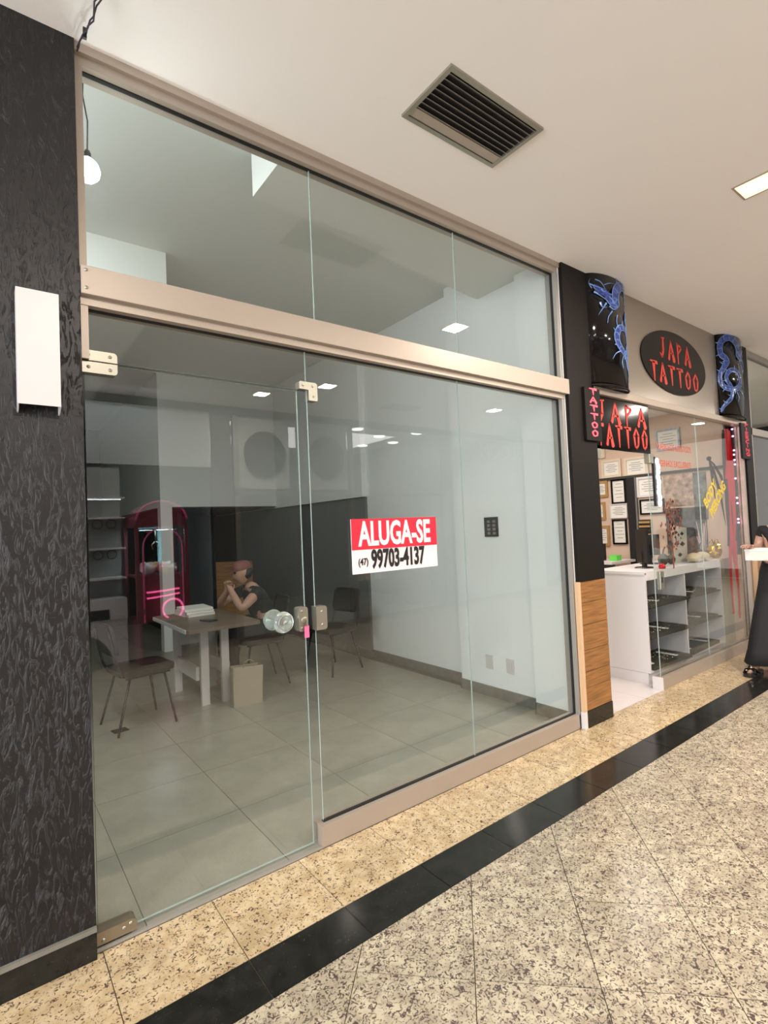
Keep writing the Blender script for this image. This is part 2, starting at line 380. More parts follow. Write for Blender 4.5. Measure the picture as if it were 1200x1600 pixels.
# border tiles
xs = [0.32+0.4*i for i in range(-16, 34)]
for a in xs:
    if a > 13.3: continue
    if a < -1.0 or a > 9.0: continue
    add_tile(fl, [(a, -0.39), (a+.4, -0.39), (a+.4, -0.002), (a, -0.002)], -0.012, 0.0, M['g_border'])
for a in xs:
    if a < -1.0 or a > 9.0: continue
    add_tile(fl, [(a, -0.59), (a+.4, -0.59), (a+.4, -0.39), (a, -0.39)], -0.012, 0.0, M['g_black'])
def clip(poly, ylim):
    out = []
    for i in range(len(poly)):
        p, q = poly[i], poly[(i+1) % len(poly)]
        pi, qi = p[1] <= ylim, q[1] <= ylim
        if pi: out.append(p)
        if pi != qi:
            t = (ylim-p[1])/(q[1]-p[1]); out.append((p[0]+t*(q[0]-p[0]), ylim))
    return out
rest = MB(); nt = 0
S = 0.4*math.sqrt(2)
def seen(x, y):
    d = Vector((x, y, 0))-CP; c = d.dot(f)
    if c < 0.3: return False
    px = 600+819.7*d.dot(r2)/c; py = 800-819.7*d.dot(u2)/c
    return -120 < px < 1320 and py < 1760
# lines x-y = 2.234 + k*S (A) and x+y = 0.871 + j*S (B)
for k in range(-20, 34):
    for j in range(-26, 26):
        a0 = 2.226+k*S; b0 = 0.871+j*S
        P = []
        for (a, b) in ((a0, b0), (a0+S, b0), (a0+S, b0+S), (a0, b0+S)):
            P.append(((a+b)/2, (b-a)/2))
        if min(p[1] for p in P) > -0.60 or max(p[1] for p in P) < -5.1: continue
        if min(p[0] for p in P) < -6.2 or max(p[0] for p in P) > 13.9: continue
        c = clip(P, -0.59)
        if len(c) < 3: continue
        cx = sum(p[0] for p in c)/len(c); cy = sum(p[1] for p in c)/len(c)
        if any(seen(*p) for p in c) and cx < 9.5 and nt < 290:
            add_tile(fl, c, -0.012, 0.0, M['g_field']); nt += 1
        elif min(p[1] for p in c) > -5.19:
            rest.prism([(cx+(x-cx)*.994, cy+(y-cy)*.994) for x, y in c], -0.012, -0.0002)
ro = rest.build('tile_field', M['g_field'], fl); ro['kind'] = 'stuff'
rb = MB()
for a in xs:
    if (a < -1.0 or a > 9.0) and a < 13.5: rb.box(a+.001, a+.399, -.389, -.003, -.012, 0)
ro = rb.build('border_field', M['g_border'], fl); ro['kind'] = 'stuff'
rb = MB()
for a in xs:
    if (a < -1.0 or a > 9.0) and a < 13.5: rb.box(a+.001, a+.399, -.589, -.391, -.012, 0)
ro = rb.build('strip_field', M['g_black'], fl); ro['kind'] = 'stuff'
# shop tiles 0.61 m
for i in range(-1, 6):
    for j in range(-1, 16):
        x0 = -0.135+0.612*i; y0 = 0.62-0.598+0.598*j
        x1 = min(x0+0.612, 3.6); y1 = y0+0.598
        x0 = max(x0, -0.6); y0c = max(y0, 0.0); y1 = min(y1, 9.55)
        if x1-x0 < 0.05 or y1-y0c < 0.05: continue
        add_tile(sf, [(x0, y0c), (x1, y0c), (x1, y1), (x0, y1)], -0.01, 0.0, M['shop_tile'])
# small dark floor outlet
o = MB().box(-.055, .055, -.05, .05, 0, .004, .001).build('floor_outlet_cover', M['blk_plastic']); o.location = (0.825, 2.42, 0); o.rotation_euler = (0, 0, .15)
tag(o, 'small square black outlet cover on the grey shop floor beside the left chair', 'outlet cover')

# ---- left pillar
pil = struct(bx('wall_left', M['stucco'], -3.2, 0.298, -0.022, 0.3, 0.115, CZ)); pil.name = 'wall_front_left'
bsk = MB(); bsk.box(-3.2, 0.298, -0.030, 0.0, 0.0, 0.10); struct(bsk.build('baseboard_left', M['g_black']))
struct(bx('trim_1', M['base_grey'], -3.2, 0.298, -0.036, -0.005, 0.10, 0.116))
struct(bx('wall_far_left', M['white_wall'], -6.3, -3.2, -0.02, 0.3, 0, CZ))
# light fixture box on the pillar
t = thing('wall_light_box', 'white rectangular metal wall light cover on the black textured pillar', 'wall light', (0.158, -0.022, 1.985))
w, d, h = 0.0635, 0.062, 0.405
bx('front_panel', M['white_plastic'], -w+.004, w-.004, -d, -d+.004, 0.0, h, t)
MB().prism([(-d, 0.0), (-d, h), (0, h), (0, -0.02), (-d*.35, -.02)], -w, -w+.004, lambda a, b, dd: (dd, a, b)).build('side_flange', M['white_plastic'], t)
MB().prism([(-d, 0.0), (-d, h), (0, h), (0, -0.02), (-d*.35, -.02)], w-.004, w, lambda a, b, dd: (dd, a, b)).build('side_flange', M['white_plastic'], t)
bx('top_flange', M['white_plastic'], -w+.004, w-.004, -d+.004, 0, h-.004, h, t)
bx('lamp_holder', M['white_plastic'], -.02, .02, -.03, 0, .08, .3, t)

# ================================================================== GLASS SHOPFRONT
fr = thing('shopfront_frame', 'beige aluminium shopfront frame around the empty shop\'s glass panes', 'window frame', (0, 0, 0))
MB().box(.30, 3.435, -0.012, .09, 3.395, 3.43).box(.30, 3.435, .004, .09, 3.355, 3.397).build('top_rail', M['alu'], fr)
MB().box(.30, .326, .0, .09, 2.2, 3.356).build('jamb', M['alu'], fr)
MB().box(3.397, 3.425, .0, .09, 0.0, 3.356).box(3.425, 3.44, 0.012, .09, 0, 3.4).build('jamb', M['alu_grey'], fr)
MB().box(.30, 3.455, -.030, .09, 2.438, 2.548, .002).build('transom', M['alu'], fr)
MB().box(.30, 3.425, -.004, .09, 2.405, 2.440).build('transom_lip', M['alu'], fr)
MB().box(1.252, 3.41, .0, .09, 0.0, 0.100, .002).build('sill', M['alu'], fr)
MB().box(.30, 1.252, .0, .012, 0.0, 0.010).build('threshold', M['alu_grey'], fr)
MB().box(.326, 3.397, .030, .050, 3.350, 3.356).box(.326, 3.397, .030, .050, 2.400, 2.406).box(1.28, 3.397, .030, .050, 0.100, 0.106).box(.3255, .329, .03, .05, 2.55, 3.35).box(3.393, 3.397, .03, .05, .1, 3.35).build('gasket', M['rubber'], fr)
for (x, z) in ((.318, 2.53), (.318, 2.462)): MB().lathe([(0, .004), (.006, .003), (.007, 0)], M=Matrix.Translation((x, -.030, z)) @ Matrix.Rotation(PI/2, 4, 'X'), seg=10).build('screw', M['steel'], fr)
def pane(label, x0, x1, z0, z1, y0=.036, t=.008, group=None, holes=(), m=None, name='glass_pane', cat='glass pane'):
    mb = MB(); mb.box(x0, x1, y0, y0+t, z0, z1)
    for fc in mb.bm.faces: 
        if abs(fc.calc_center_median().y-(y0+t/2)) < t*.4: fc.material_index = 1
    o = mb.build(name, [m or M['glass'], M['edge']]); o.parent = PF[0]; o['label'] = label; return o
PF = [fr]
pane('upper left glass pane beside the black pillar, bulb behind it', .328, 1.344, 2.549, 3.354)
pane('upper middle glass pane above the transom', 1.347, 2.372, 2.549, 3.354)
pane('upper right glass pane above the transom, next to the black column', 2.375, 3.395, 2.549, 3.354)
pane('short glass pane over the glass door, beneath the transom', .328, 1.279, 2.207, 2.404)
pane('tall fixed glass pane right of the door, carrying the rental sign', 1.282, 2.345, .102, 2.404)
pane('tall fixed glass pane at the right end of the empty shopfront', 2.348, 3.395, .102, 2.404)
# door
dr = struct(thing('door_1', 'frameless glass door of the empty shop with acrylic knob', 'door', (0, 0, 0)))
mb = MB(); mb.box(.312, 1.226, .036, .046, .022, 2.196)
for fc in mb.bm.faces:
    if abs(fc.calc_center_median().y-.041) < .003: fc.material_index = 1
mb.build('door_leaf', [M['glass'], M['edge']], dr)
def rrect(x0, x1, z0, z1, rad, corners='ABCD', n=5):
    P = []
    for nm, cx, cz, a in (('A', x1-rad, z1-rad, 0), ('B', x0+rad, z1-rad, PI/2), ('C', x0+rad, z0+rad, PI), ('D', x1-rad, z0+rad, 1.5*PI)):
        if nm in corners: P += [(cx+rad*math.cos(a+i*PI/2/n), cz+rad*math.sin(a+i*PI/2/n)) for i in range(n+1)]
        else: P.append((x1 if nm in 'AD' else x0, z1 if nm in 'AB' else z0))
    return P
def screws(parent, pts, y, m='steel', rr=.007):
    for (x, z) in pts:
        mb = MB().lathe([(0, .004), (rr*.6, .0035), (rr, 0)], M=Matrix.Translation((x, y, z)) @ Matrix.Rotation(PI/2, 4, 'X'), seg=12)
        mb.build('screw', M[m], parent)
hz = thing('door_patch_hinge', 'brushed steel patch hinge at the top left corner of the glass door', 'hinge', (0, 0, 0))
MB().prism(rrect(.302, .426, 2.200, 2.240, .014, 'A'), .018, .060, XZ).build('upper_plate', M['steel'], hz)
MB().prism(rrect(.302, .426, 2.152, 2.195, .014, 'D'), .018, .060, XZ).build('lower_plate', M['steel'], hz)
screws(hz, [(.325, 2.222), (.400, 2.222), (.325, 2.174), (.400, 2.170)], .018)
hz = thing('patch_fitting', 'steel L-shaped patch fitting at the top right corner of the glass door', 'patch fitting', (0, 0, 0))
MB().prism([(1.232, 2.206), (1.232, 2.238), (1.237, 2.244), (1.325, 2.244), (1.333, 2.236), (1.333, 2.158), (1.328, 2.153), (1.283, 2.153), (1.283, 2.206)], .018, .060, XZ).build('plate', M['steel'], hz)
screws(hz, [(1.250, 2.225), (1.305, 2.225), (1.308, 2.175)], .018)
hz = thing('floor_hinge', 'bronze steel floor hinge plate at the bottom left corner of the glass door', 'hinge', (0, 0, 0))
MB().prism(rrect(.304, .440, .016, .062, .02, 'A'), .012, .065, XZ).build('plate', mat('bronze_steel', (.32, .27, .20), .35, .7), hz)
screws(hz, [(.325, .030), (.395, .040), (.418, .048)], .012)
# lock plates
lk = thing('door_lock', 'chrome lock plate on the glass door edge with the key in it', 'lock', (0, 0, 0))
MB().prism(rrect(1.180, 1.230, 1.030, 1.145, .012), .016, .062, XZ).build('plate', M['steel'], lk)
screws(lk, [(1.197, 1.126), (1.197, 1.048)], .016)
MB().lathe([(0, .006), (.012, .006), (.016, .004), (.018, 0)], M=Matrix.Translation((1.210, .016, 1.083)) @ Matrix.Rotation(PI/2, 4, 'X'), seg=20).build('keyhole_ring', M['steel'], lk)
lk2 = thing('strike_plate', 'chrome strike plate on the fixed pane opposite the lock', 'lock', (0, 0, 0))
MB().prism(rrect(1.276, 1.336, 1.023, 1.138, .014, 'AD'), .016, .062, XZ).build('plate', M['steel'], lk2)
screws(lk2, [(1.308, 1.112), (1.308, 1.048)], .016)
kt = thing('key_tag', 'pink key fob hanging from the key in the glass door lock', 'key', (1.214, .004, 1.075))
MB().box(-.012, .012, -.003, .003, -.075, -.018, .002).build('fob', M['key_pink'], kt)
MB().box(-.003, .003, -.010, .012, -.018, .012, .001).build('key', M['steel'], kt)
# acrylic knob pair
kb = thing('door_knob', 'clear round acrylic knob on the glass door', 'door knob', (1.085, .041, 1.093))
R90 = Matrix.Rotation(PI/2, 4, 'X')
MB().lathe([(0, .075), (.030, .075), (.046, .066), (.050, .052), (.044, .040), (.022, .030), (.018, .012), (.018, .0)], M=R90, seg=32).build('outer_knob', M['knob'], kb)
MB().lathe([(0, -.075), (.030, -.075), (.046, -.066), (.050, -.052), (.044, -.040), (.022, -.030), (.018, -.012), (.018, .0)], M=R90, seg=32).build('inner_knob', M['knob'], kb)
MB().lathe([(.034, .073), (.034, .077), (.030, .077), (.030, .073)], M=R90, seg=32).build('rim', M['steel'], kb)
MB().lathe([(0, .079), (.006, .078), (.009, .075)], M=R90, seg=14).build('screw', M['steel'], kb)
# rental sign
sg = thing('rental_sign', 'red and white for rent sign taped to the glass with phone number', 'sign', (1.508, .034, 1.273))
bx('board', M['sign_white'], 0, .597, -.004, 0, 0, .287, sg)
bx('red_band', M['sign_red'], 0, .597, -.0055, -.004, .125, .287, sg)
text_mesh('lettering', 'ALUGA-SE', .178, M['sign_white'], sg, (.045, -.006, .148), xs=.62, bold=.0055, ext=.0008)
text_mesh('phone_number', '99703-4137', .135, M['ink'], sg, (.120, -.006, .026), xs=.575, bold=.0045, ext=.0008)
text_mesh('area_code', '(47)', .050, M['ink'], sg, (.035, -.006, .045), xs=.8, bold=.0008, ext=.0008)
# ---- hanging bulb and wires
wr = thing('ceiling_wire', 'two loose dark wires running along the gallery ceiling into the frame corner', 'cable', (0, 0, 0))
def wig(p0, p1, n, amp, seed, sag=0.0):
    rn = random.Random(seed); P = []
    for i in range(n+1):
        t = i/n; p = Vector(p0).lerp(Vector(p1), t)
        P.append(p+Vector((rn.uniform(-amp, amp), rn.uniform(-amp, amp), rn.uniform(-amp, amp)-sag*math.sin(PI*t))))
    return P
MB().tube(wig((.36, -.30, 3.424), (.310, -.018, 3.40), 9, .006, 3, .02), .003, 6).build('strand', M['wire'], wr)
MB().tube(wig((.352, -.31, 3.42), (.302, -.020, 3.385), 9, .007, 5, .022), .003, 6).build('strand', M['wire'], wr)
MB().box(-.006, .006, -.006, .006, -.02, .02).build('connector', M['blk_plastic'], wr).location = (.322, -.11, 3.39)
bl = thing('hanging_bulb', 'bare lit white bulb hanging on its wire inside the upper left pane', 'light bulb', (.358, .14, 3.04))
MB().lathe([(0, -.058), (.025, -.052), (.042, -.034), (.047, -.010), (.040, .014), (.024, .032), (.014, .040)], seg=24).build('bulb', M['bulb'], bl)
MB().lathe([(.014, .040), (.014, .060), (.009, .072), (0, .074)], seg=16).build('socket', M['blk_plastic'], bl)
MB().tube([(0, 0, .07), (.004, .002, .2), (-.012, .0, .30), (-.006, .005, .42), (.0, .01, .60), (0, .01, .72)], .003, 6).build('wire', M['wire'], bl)
lp = bpy.data.lights.new('bulb_light', 'POINT'); lp.energy = BULB_W; lp.shadow_soft_size = .04; lp.color = (.9, 1, 1)
lo = bpy.data.objects.new('bulb_light', lp); COL.objects.link(lo); lo.location = (.40, .17, 2.96)
# unseen tube added as fill for the empty shop, behind the black pillar
tb = thing('tube_lamp', 'added white fill tube under the empty shop ceiling, unseen behind the black pillar', 'tube lamp', (-.10, 1.0, 3.70), PI/2)
MB().tube([(-.55, 0, 0), (.55, 0, 0)], .016).build('tube', M['cool_lamp'], tb); bx('housing', M['white_plastic'], -.58, .58, -.03, .03, .02, .058, tb)
area('shop_fill_light', (-.10, 1.0, 3.66), (0, -.5, 0), .12, 1.1, 27, (.93, 1, .99))
# intercom box and sockets on the right wall
sw = thing('breaker_panel', 'small black open switch box on the white wall behind the right pane', 'switch box', (3.505, .83, 1.48))
bx('back_plate', M['blk_plastic'], -.012, 0, -.075, .075, -.085, .085, sw)
for i in range(2):
    for j in range(4): bx('switch', M['steel'] if (i+j) % 3 == 0 else M['base_grey'], -.020, -.012, -.055+i*.06, -.055+i*.06+.03, -.066+j*.034, -.066+j*.034+.022, sw)
for k, (y, z, lb) in enumerate(((.70, .30, 'white wall socket plate low on the right wall, nearer the glass'), (.93, .30, 'white wall socket plate low on the right wall, farther from the glass'))):
    s_ = thing('wall_socket', lb, 'socket', (3.505, y, z)); bx('plate', M['white_plastic'], -.008, 0, -.04, .04, -.06, .06, s_, .002); bx('insert', M['white_plastic'], -.011, -.008, -.02, .02, -.035, .035, s_)

# ---- air grille in the gallery ceiling
def grille(x0, x1, y0, y1, label, group=None):
    g = thing('ceiling_vent', label, 'air vent', ((x0+x1)/2, (y0+y1)/2, CZ), group=group)
    a, b = (x1-x0)/2, (y1-y0)/2; fw = .022
    mb = MB(); mb.box(-a, a, -b, -b+fw, -.012, 0).box(-a, a, b-fw, b, -.012, 0).box(-a, -a+fw, -b+fw, b-fw, -.012, 0).box(a-fw, a, -b+fw, b-fw, -.012, 0)
    mb.build('frame', M['steel'], g)
    bx('duct_back', M['ink'], -a+fw, a-fw, -b+fw, b-fw, -.0015, -.0005, g)
    bx('inner_flange', M['alu'], -a+fw, a-fw, b-fw-.052, b-fw-.004, -.008, -.003, g)
    n = 8
    for i in range(n):
        y = -b+fw+.012+i*(2*b-2*fw-.075)/(n-1)
        s_ = MB().box(-a+fw, a-fw, -.009, .009, -.0008, .0008).build('slat', M['steel'], g); s_.location = (0, y, -.011); s_.rotation_euler = (math.radians(38), 0, 0)
    return g
grille(1.575, 2.205, -.768, -.440, 'aluminium air vent with slats in the gallery ceiling near the camera')
grille(5.0, 5.6, -4.25, -3.9, 'second aluminium ceiling vent across the gallery, seen reflected in the glass')
# ---- gallery downlights
def downlight(x, y, label, group=None, power=True):
    d_ = thing('ceiling_downlight', label, 'downlight', (x, y, CZ), group=group)
    a = .10
    MB().box(-a, a, -a, -a+.012, -.006, 0).box(-a, a, a-.012, a, -.006, 0).box(-a, -a+.012, -a+.012, a-.012, -.006, 0).box(a-.012, a, -a+.012, a-.012, -.006, 0).build('bezel', M['alu'], d_)
    bx('lamp', M['warm_lamp'], -a+.012, a-.012, -a+.012, a-.012, -.004, -.001, d_)
    MB().lathe([(0, -.008), (.045, -.007), (.055, -.004)], seg=16).build('lamp_core', M['warm_core'], d_)
    l = bpy.data.lights.new('downlight_lamp', 'AREA'); l.shape = 'SQUARE'; l.size = .17; l.energy = DOWN_W; l.color = (1, .90, .80)
    o = bpy.data.objects.new('downlight_lamp', l); COL.objects.link(o); o.location = (x, y, CZ-.016)
downlight(3.65, -1.21, 'square warm downlight at the right edge of the gallery ceiling')
k = 0
for (x, y) in ((5.42, -2.45), (3.62, -3.55), (3.03, -4.3), (6.85, -3.5), (0.6, -2.9), (-2.2, -2.0), (9.2, -2.4), (11.9, -2.35)):
    k += 1; downlight(x, y, 'warm square gallery downlight '+('reflected high in the upper right pane, between the two vents', 'reflected beside the patch fitting, farther than the edge one', 'reflected just under the glass door top edge', 'reflected in the right lower pane', 'above and behind the camera', 'toward the street end on the left', 'in front of the far right shopfront', 'nearest the far end of the gallery')[k-1], 'gallery downlights')
# ================================================================== INTERIOR FURNITURE
dk = thing('desk', 'brown-topped desk with white plank legs inside the empty shop', 'desk', (1.60, 2.62, 0))
MB().prism(rrect(-.32, .32, -.50, .62, .05), .722, .75).build('desk_top', M['desk'], dk)
MB().prism(rrect(-.325, -.318, -.46, .58, .003), .720, .752).build('edge_strip', M['white_lam'], dk)
for (x, y) in ((-.05, -.06), (.13, -.08), (-.11, .56), (.22, .52)):
    bx('leg', M['white_lam'], x-.035, x+.035, y-.02, y+.02, 0, .722, dk)
bx('rail', M['white_lam'], -.12, -.09, -.04, .54, .22, .34, dk)
bx('rail', M['white_lam'], .16, .19, -.04, .50, .22, .34, dk)
bx('back_panel', M['white_lam'], -.10, .20, .52, .54, .45, .722, dk)
for i, (z, a) in enumerate(((.751, .1), (.776, .02), (.801, -.05))):
    o = MB().box(-.13, .13, -.17, .17, 0, .023).build('catalogue', M['paper']); o.location = (1.62, 3.02, z); o.rotation_euler = (0, 0, a)
    tag(o, ['bottom catalogue of the paper pile on the desk', 'middle catalogue of the paper pile on the desk', 'top catalogue of the paper pile on the desk'][i], 'catalogue')
for i, (x, y, a, lb) in enumerate(((1.58, 2.50, .3, 'dark phone lying on the front of the desk'),)):
    o = MB().box(-.04, .04, -.08, .08, 0, .009, .003).build('phone', M['blk_plastic']); o.location = (x, y, .751); o.rotation_euler = (0, 0, a); tag(o, lb, 'phone')
def chair(label, x, y, rz):
    c = thing('stacking_chair', label, 'chair', (x, y, 0), rz)   # faces +X
    MB().prism(rrect(-.21, .22, -.22, .22, .07), .435, .475).build('seat', M['blk_plastic'], c)
    P = rrect(-.20, .20, .60, .86, .06)
    MB().prism(P, -.012, .012, lambda a, b, d_: (-.21-(b-.45)*.22+d_+abs(a)*abs(a)*.6, a, b)).build('backrest', M['blk_plastic'], c)
    for s_ in (-1, 1):
        MB().tube([(-.19, .19*s_, .44), (-.22, .20*s_, .50), (-.26, .19*s_, .66), (-.285, .17*s_, .80)], .010, 8).build('back_post', M['blk_plastic'], c)
        MB().tube([(.13, .17*s_, .435), (.20, .215*s_, .02), (.203, .217*s_, 0.0)], .010, 8).build('leg', M['blk_plastic'], c)
        MB().tube([(-.13, .17*s_, .435), (-.24, .215*s_, .02), (-.243, .217*s_, 0.0)], .010, 8).build('leg', M['blk_plastic'], c)
        MB().tube([(.17, .19*s_, .42), (0, .20*s_, .425), (-.17, .19*s_, .42)], .009, 8).build('seat_rail', M['blk_plastic'], c)
    return c
chair('black plastic chair at the left of the desk, beside the floor outlet', 1.00, 2.50, .12)
chair('black plastic chair the seated man sits on, behind the desk', 2.20, 2.86, PI-.12)
chair('empty black chair standing right of the seated man', 2.98, 2.72, PI+.2)
pb = thing('paper_bag', 'standing pale kraft paper bag on the floor beside the desk leg', 'paper bag', (1.86, 2.32, 0), -.1)
bg = MB()
bg.prism([(-.15, 0), (.11, 0), (.12, .33), (-.14, .345)], -.05, -.045, XZ).prism([(-.15, 0), (.11, 0), (.12, .33), (-.14, .34)], .055, .06, XZ)
bg.prism([(-.05, 0), (.06, 0), (.06, .34), (.0, .33), (-.05, .345)], -.15, -.145, lambda a, b, d_: (d_, a, b)).prism([(-.05, 0), (.06, 0), (.06, .33), (-.05, .33)], .107, .112, lambda a, b, d_: (d_, a, b)).box(-.145, .107, -.045, .055, 0, .004)
bg.build('bag_body', M['bag'], pb)
MB().tube([(-.06, -.05, .33), (-.05, -.06, .38), (0, -.06, .40), (.03, -.06, .38), (.04, -.05, .33)], .003, 6).build('handle', M['bag'], pb)
o = MB().box(0, .02, 0, .5, 0, 1.15).build('leaning_board', M['wood']); o.location = (2.9, 4.6, 0.0); o.rotation_euler = (0, 0, .9); tag(o, 'brown wooden board standing behind the seated man', 'board')

# ================================================================== PEOPLE
def skin_mesh(name, joints, edges, m, parent=None, root=0, sub=2, seg=None):
    """joints: list of (xyz, radius or (rx,ry)); grown with a skin modifier and baked"""
    me = bpy.data.meshes.new(name); me.from_pydata([j[0] for j in joints], edges, [])
    o = bpy.data.objects.new(name, me); COL.objects.link(o)
    md = o.modifiers.new('Skin', 'SKIN'); md.use_smooth_shade = True
    for i, j in enumerate(joints):
        rr = j[1] if hasattr(j[1], '__len__') else (j[1], j[1])
        me.skin_vertices[0].data[i].radius = rr; me.skin_vertices[0].data[i].use_root = (i == root)
    sd = o.modifiers.new('Sub', 'SUBSURF'); sd.levels = sub; sd.render_levels = sub
    dg = bpy.context.evaluated_depsgraph_get(); dg.update()
    nm = bpy.data.meshes.new_from_object(o.evaluated_get(dg)); o.modifiers.clear(); o.data = nm
    nm.materials.clear(); nm.materials.append(m)
    if parent: o.parent = parent
    return o
def hand_joints(w, d, up, side, s=1.0, curl=.5, J=None, E=None, wi=0):
    """wrist index wi at w, direction d (towards fingers), palm normal up, thumb side"""
    d = Vector(d).normalized(); side = Vector(side); side = (side-d*side.dot(d)).normalized(); nrm = Vector(up); nrm = (nrm-d*nrm.dot(d)-side*nrm.dot(side)).normalized()
    base = len(J); J.append((tuple(Vector(w)+d*.045*s), (.024*s, .016*s))); E.append((wi, base))
    for k, (off, ln) in enumerate(((.030, .068), (.010, .078), (-.010, .072), (-.029, .056))):
        p = Vector(w)+d*.088*s+side*off*s; J.append((tuple(p), .0105*s)); E.append((base, len(J)-1))
        a = 0
        for q in range(3):
            a += curl*(.6, .9, .7)[q]; p = p+(d*math.cos(a)-nrm*math.sin(a))*ln*s*(.45, .32, .25)[q]
            J.append((tuple(p), (.0092, .0085, .0075)[q]*s)); E.append((len(J)-2, len(J)-1))
    p = Vector(w)+d*.025*s+side*.026*s; J.append((tuple(p), .012*s)); E.append((base, len(J)-1))
    for q in range(2):
        p = p+(d*.75+side*(.6-.5*q)-nrm*.25*q).normalized()*.033*s; J.append((tuple(p), (.0105, .009)[q]*s)); E.append((len(J)-2, len(J)-1))
def head(parent_loc, yaw_, tilt, m_skin, parent, scale=1.0):
    """separate facial features on a head shell; face looks +X in local space"""
    Mx = Matrix.Translation(parent_loc) @ Matrix.Rotation(yaw_, 4, 'Z') @ Matrix.Rotation(tilt, 4, 'Y') @ Matrix.Scale(scale, 4)
    return Mx
def add_head(mb, Mx):
    # cranium + jaw + nose + ears merged in one shell by shaping a sphere
    bm = mb.bm; n = 18; seg = 24; rings = []
    for i in range(n+1):
        th = PI*i/n; z = -math.cos(th); rr = math.sin(th)
        ring = []
        for k in range(seg):
            ph = 2*PI*k/seg; x = rr*math.cos(ph); y = rr*math.sin(ph)
            X = x*.098; Y = y*.076; Z = z*.118
            if z < -.1: 
                t = (-.1-z)/.9; Y *= 1-.42*t; X = X*(1-.30*t)+.022*t
            if x > .55 and abs(y) < .28 and -.35 < z < .12: X += .022*(1-abs(y)/.28)*(.5+ (.12-z))  # nose
            if x > .6 and .08 < abs(y) < .5 and .05 < z < .3: X -= .010                    # eye sockets
            if abs(y) > .88 and abs(x) < .25 and -.25 < z < .2: Y *= 1.14                        # ears
            if x > .6 and abs(y) < .35 and -.62 < z < -.45: X += .006                      # lips
            ring.append(bm.verts.new(Mx @ Vector((X, Y, Z))))
            if rr < 1e-6: break
        rings.append(ring)
    for a, b in zip(rings, rings[1:]):
        for k in range(seg):
            k2 = (k+1) % seg
            if len(a) == 1: fc = bm.faces.new((a[0], b[k2], b[k]))
            elif len(b) == 1: fc = bm.faces.new((a[k], a[k2], b[0]))
            else: fc = bm.faces.new((a[k], a[k2], b[k2], b[k]))
            fc.smooth = True
def join_into(o, mb):
    """merge extra shell (the head) into the body object"""
    mb.bm.from_mesh(o.data) ; me = bpy.data.meshes.new(o.name); bmesh.ops.recalc_face_normals(mb.bm, faces=mb.bm.faces); mb.bm.to_mesh(me); mb.bm.free()
    for m in o.data.materials: me.materials.append(m)
    for p in me.polygons: p.use_smooth = True
    o.data = me
def face_bits(Mx, parent, hair_col='hair', cap=None):
    for s_ in (-1, 1):
        MB().ball(Mx @ Vector((.083, .030*s_, .012)), .011).build('eye', M['ink'], parent)
    o = MB(); o.prism([(-.022, -.003), (0, .002), (.022, -.003), (0, -.008)], 0, .004, lambda a, b, d_: tuple(Mx @ Vector((.088+d_, a, -.062+b)))); o.build('mouth', M['pink_cap'], parent)

# --- seated man, facing the desk (-X), elbows on it, hands clasped before his mouth
sm = thing('person', 'man in dark shirt and cap seated behind desk with clasped hands', 'person', (2.24, 2.87, 0))
def L_(x, y, z): return (x-2.24, y-2.87, z)
J = [(L_(2.28, 2.87, .60), (.13, .11)), (L_(2.26, 2.87, .72), (.13, .11)), (L_(2.20, 2.87, .90), (.16, .11)), (L_(2.15, 2.87, .965), (.09, .07)), (L_(2.11, 2.87, 1.02), (.05, .05)),
     (L_(2.14, 2.70, .935), .055), (L_(1.93, 2.60, .795), .044), (L_(1.915, 2.80, .955), .030),
     (L_(2.14, 3.04, .935), .055), (L_(1.90, 3.12, .795), .044), (L_(1.905, 2.89, .955), .030),
     (L_(2.20, 2.77, .57), .085), (L_(1.88, 2.76, .54), .060), (L_(1.90, 2.76, .09), .040), (L_(1.80, 2.76, .045), .035),
     (L_(2.20, 2.97, .57), .085), (L_(1.88, 2.99, .54), .060), (L_(1.90, 2.99, .09), .040), (L_(1.80, 2.99, .045), .035)]
E_ = [(0, 1), (1, 2), (2, 3), (3, 4), (2, 5), (5, 6), (6, 7), (2, 8), (8, 9), (9, 10), (0, 11), (11, 12), (12, 13), (13, 14), (0, 15), (15, 16), (16, 17), (17, 18)]
hand_joints(J[7][0], (-.12, .45, .8), (0.2, -1, 0), (1, 0, 0), .95, .6, J, E_, 7)
hand_joints(J[10][0], (-.12, -.45, .8), (0.2, 1, 0), (1, 0, 0), .95, .6, J, E_, 10)
body = skin_mesh('body', J, E_, M['skin'], sm)
HM = head(L_(2.06, 2.87, 1.13), PI-.15, .18, M['skin'], sm, .95)
hb = MB(); add_head(hb, HM); join_into(body, hb); face_bits(HM, sm)
JS = [(p, (q[0]+.014, q[1]+.014) if hasattr(q, '__len__') else q+.012) for p, q in J[:3]+[J[5], J[8]]]
JS += [(L_(2.05, 2.655, .875), .060), (L_(2.03, 3.08, .875), .060)]
skin_mesh('shirt', JS, [(0, 1), (1, 2), (2, 3), (2, 4), (3, 5), (4, 6)], M['grey_cloth'], sm)
JT = [(J[0][0], (.145, .12)), (J[11][0], .098), (J[12][0], .076), (J[13][0], .055), (J[15][0], .098), (J[16][0], .076), (J[17][0], .055)]
skin_mesh('trousers', JT, [(0, 1), (1, 2), (2, 3), (0, 4), (4, 5), (5, 6)], M['black_cloth'], sm)
mb = MB(); mb.lathe([(0, .128), (.05, .122), (.085, .10), (.100, .06), (.102, .035), (.097, .03)], M=HM @ Matrix.Translation((-.004, 0, 0)) @ Matrix.Diagonal((1.02, .86, 1, 1))); mb.build('cap', M['pink_cap'], sm)
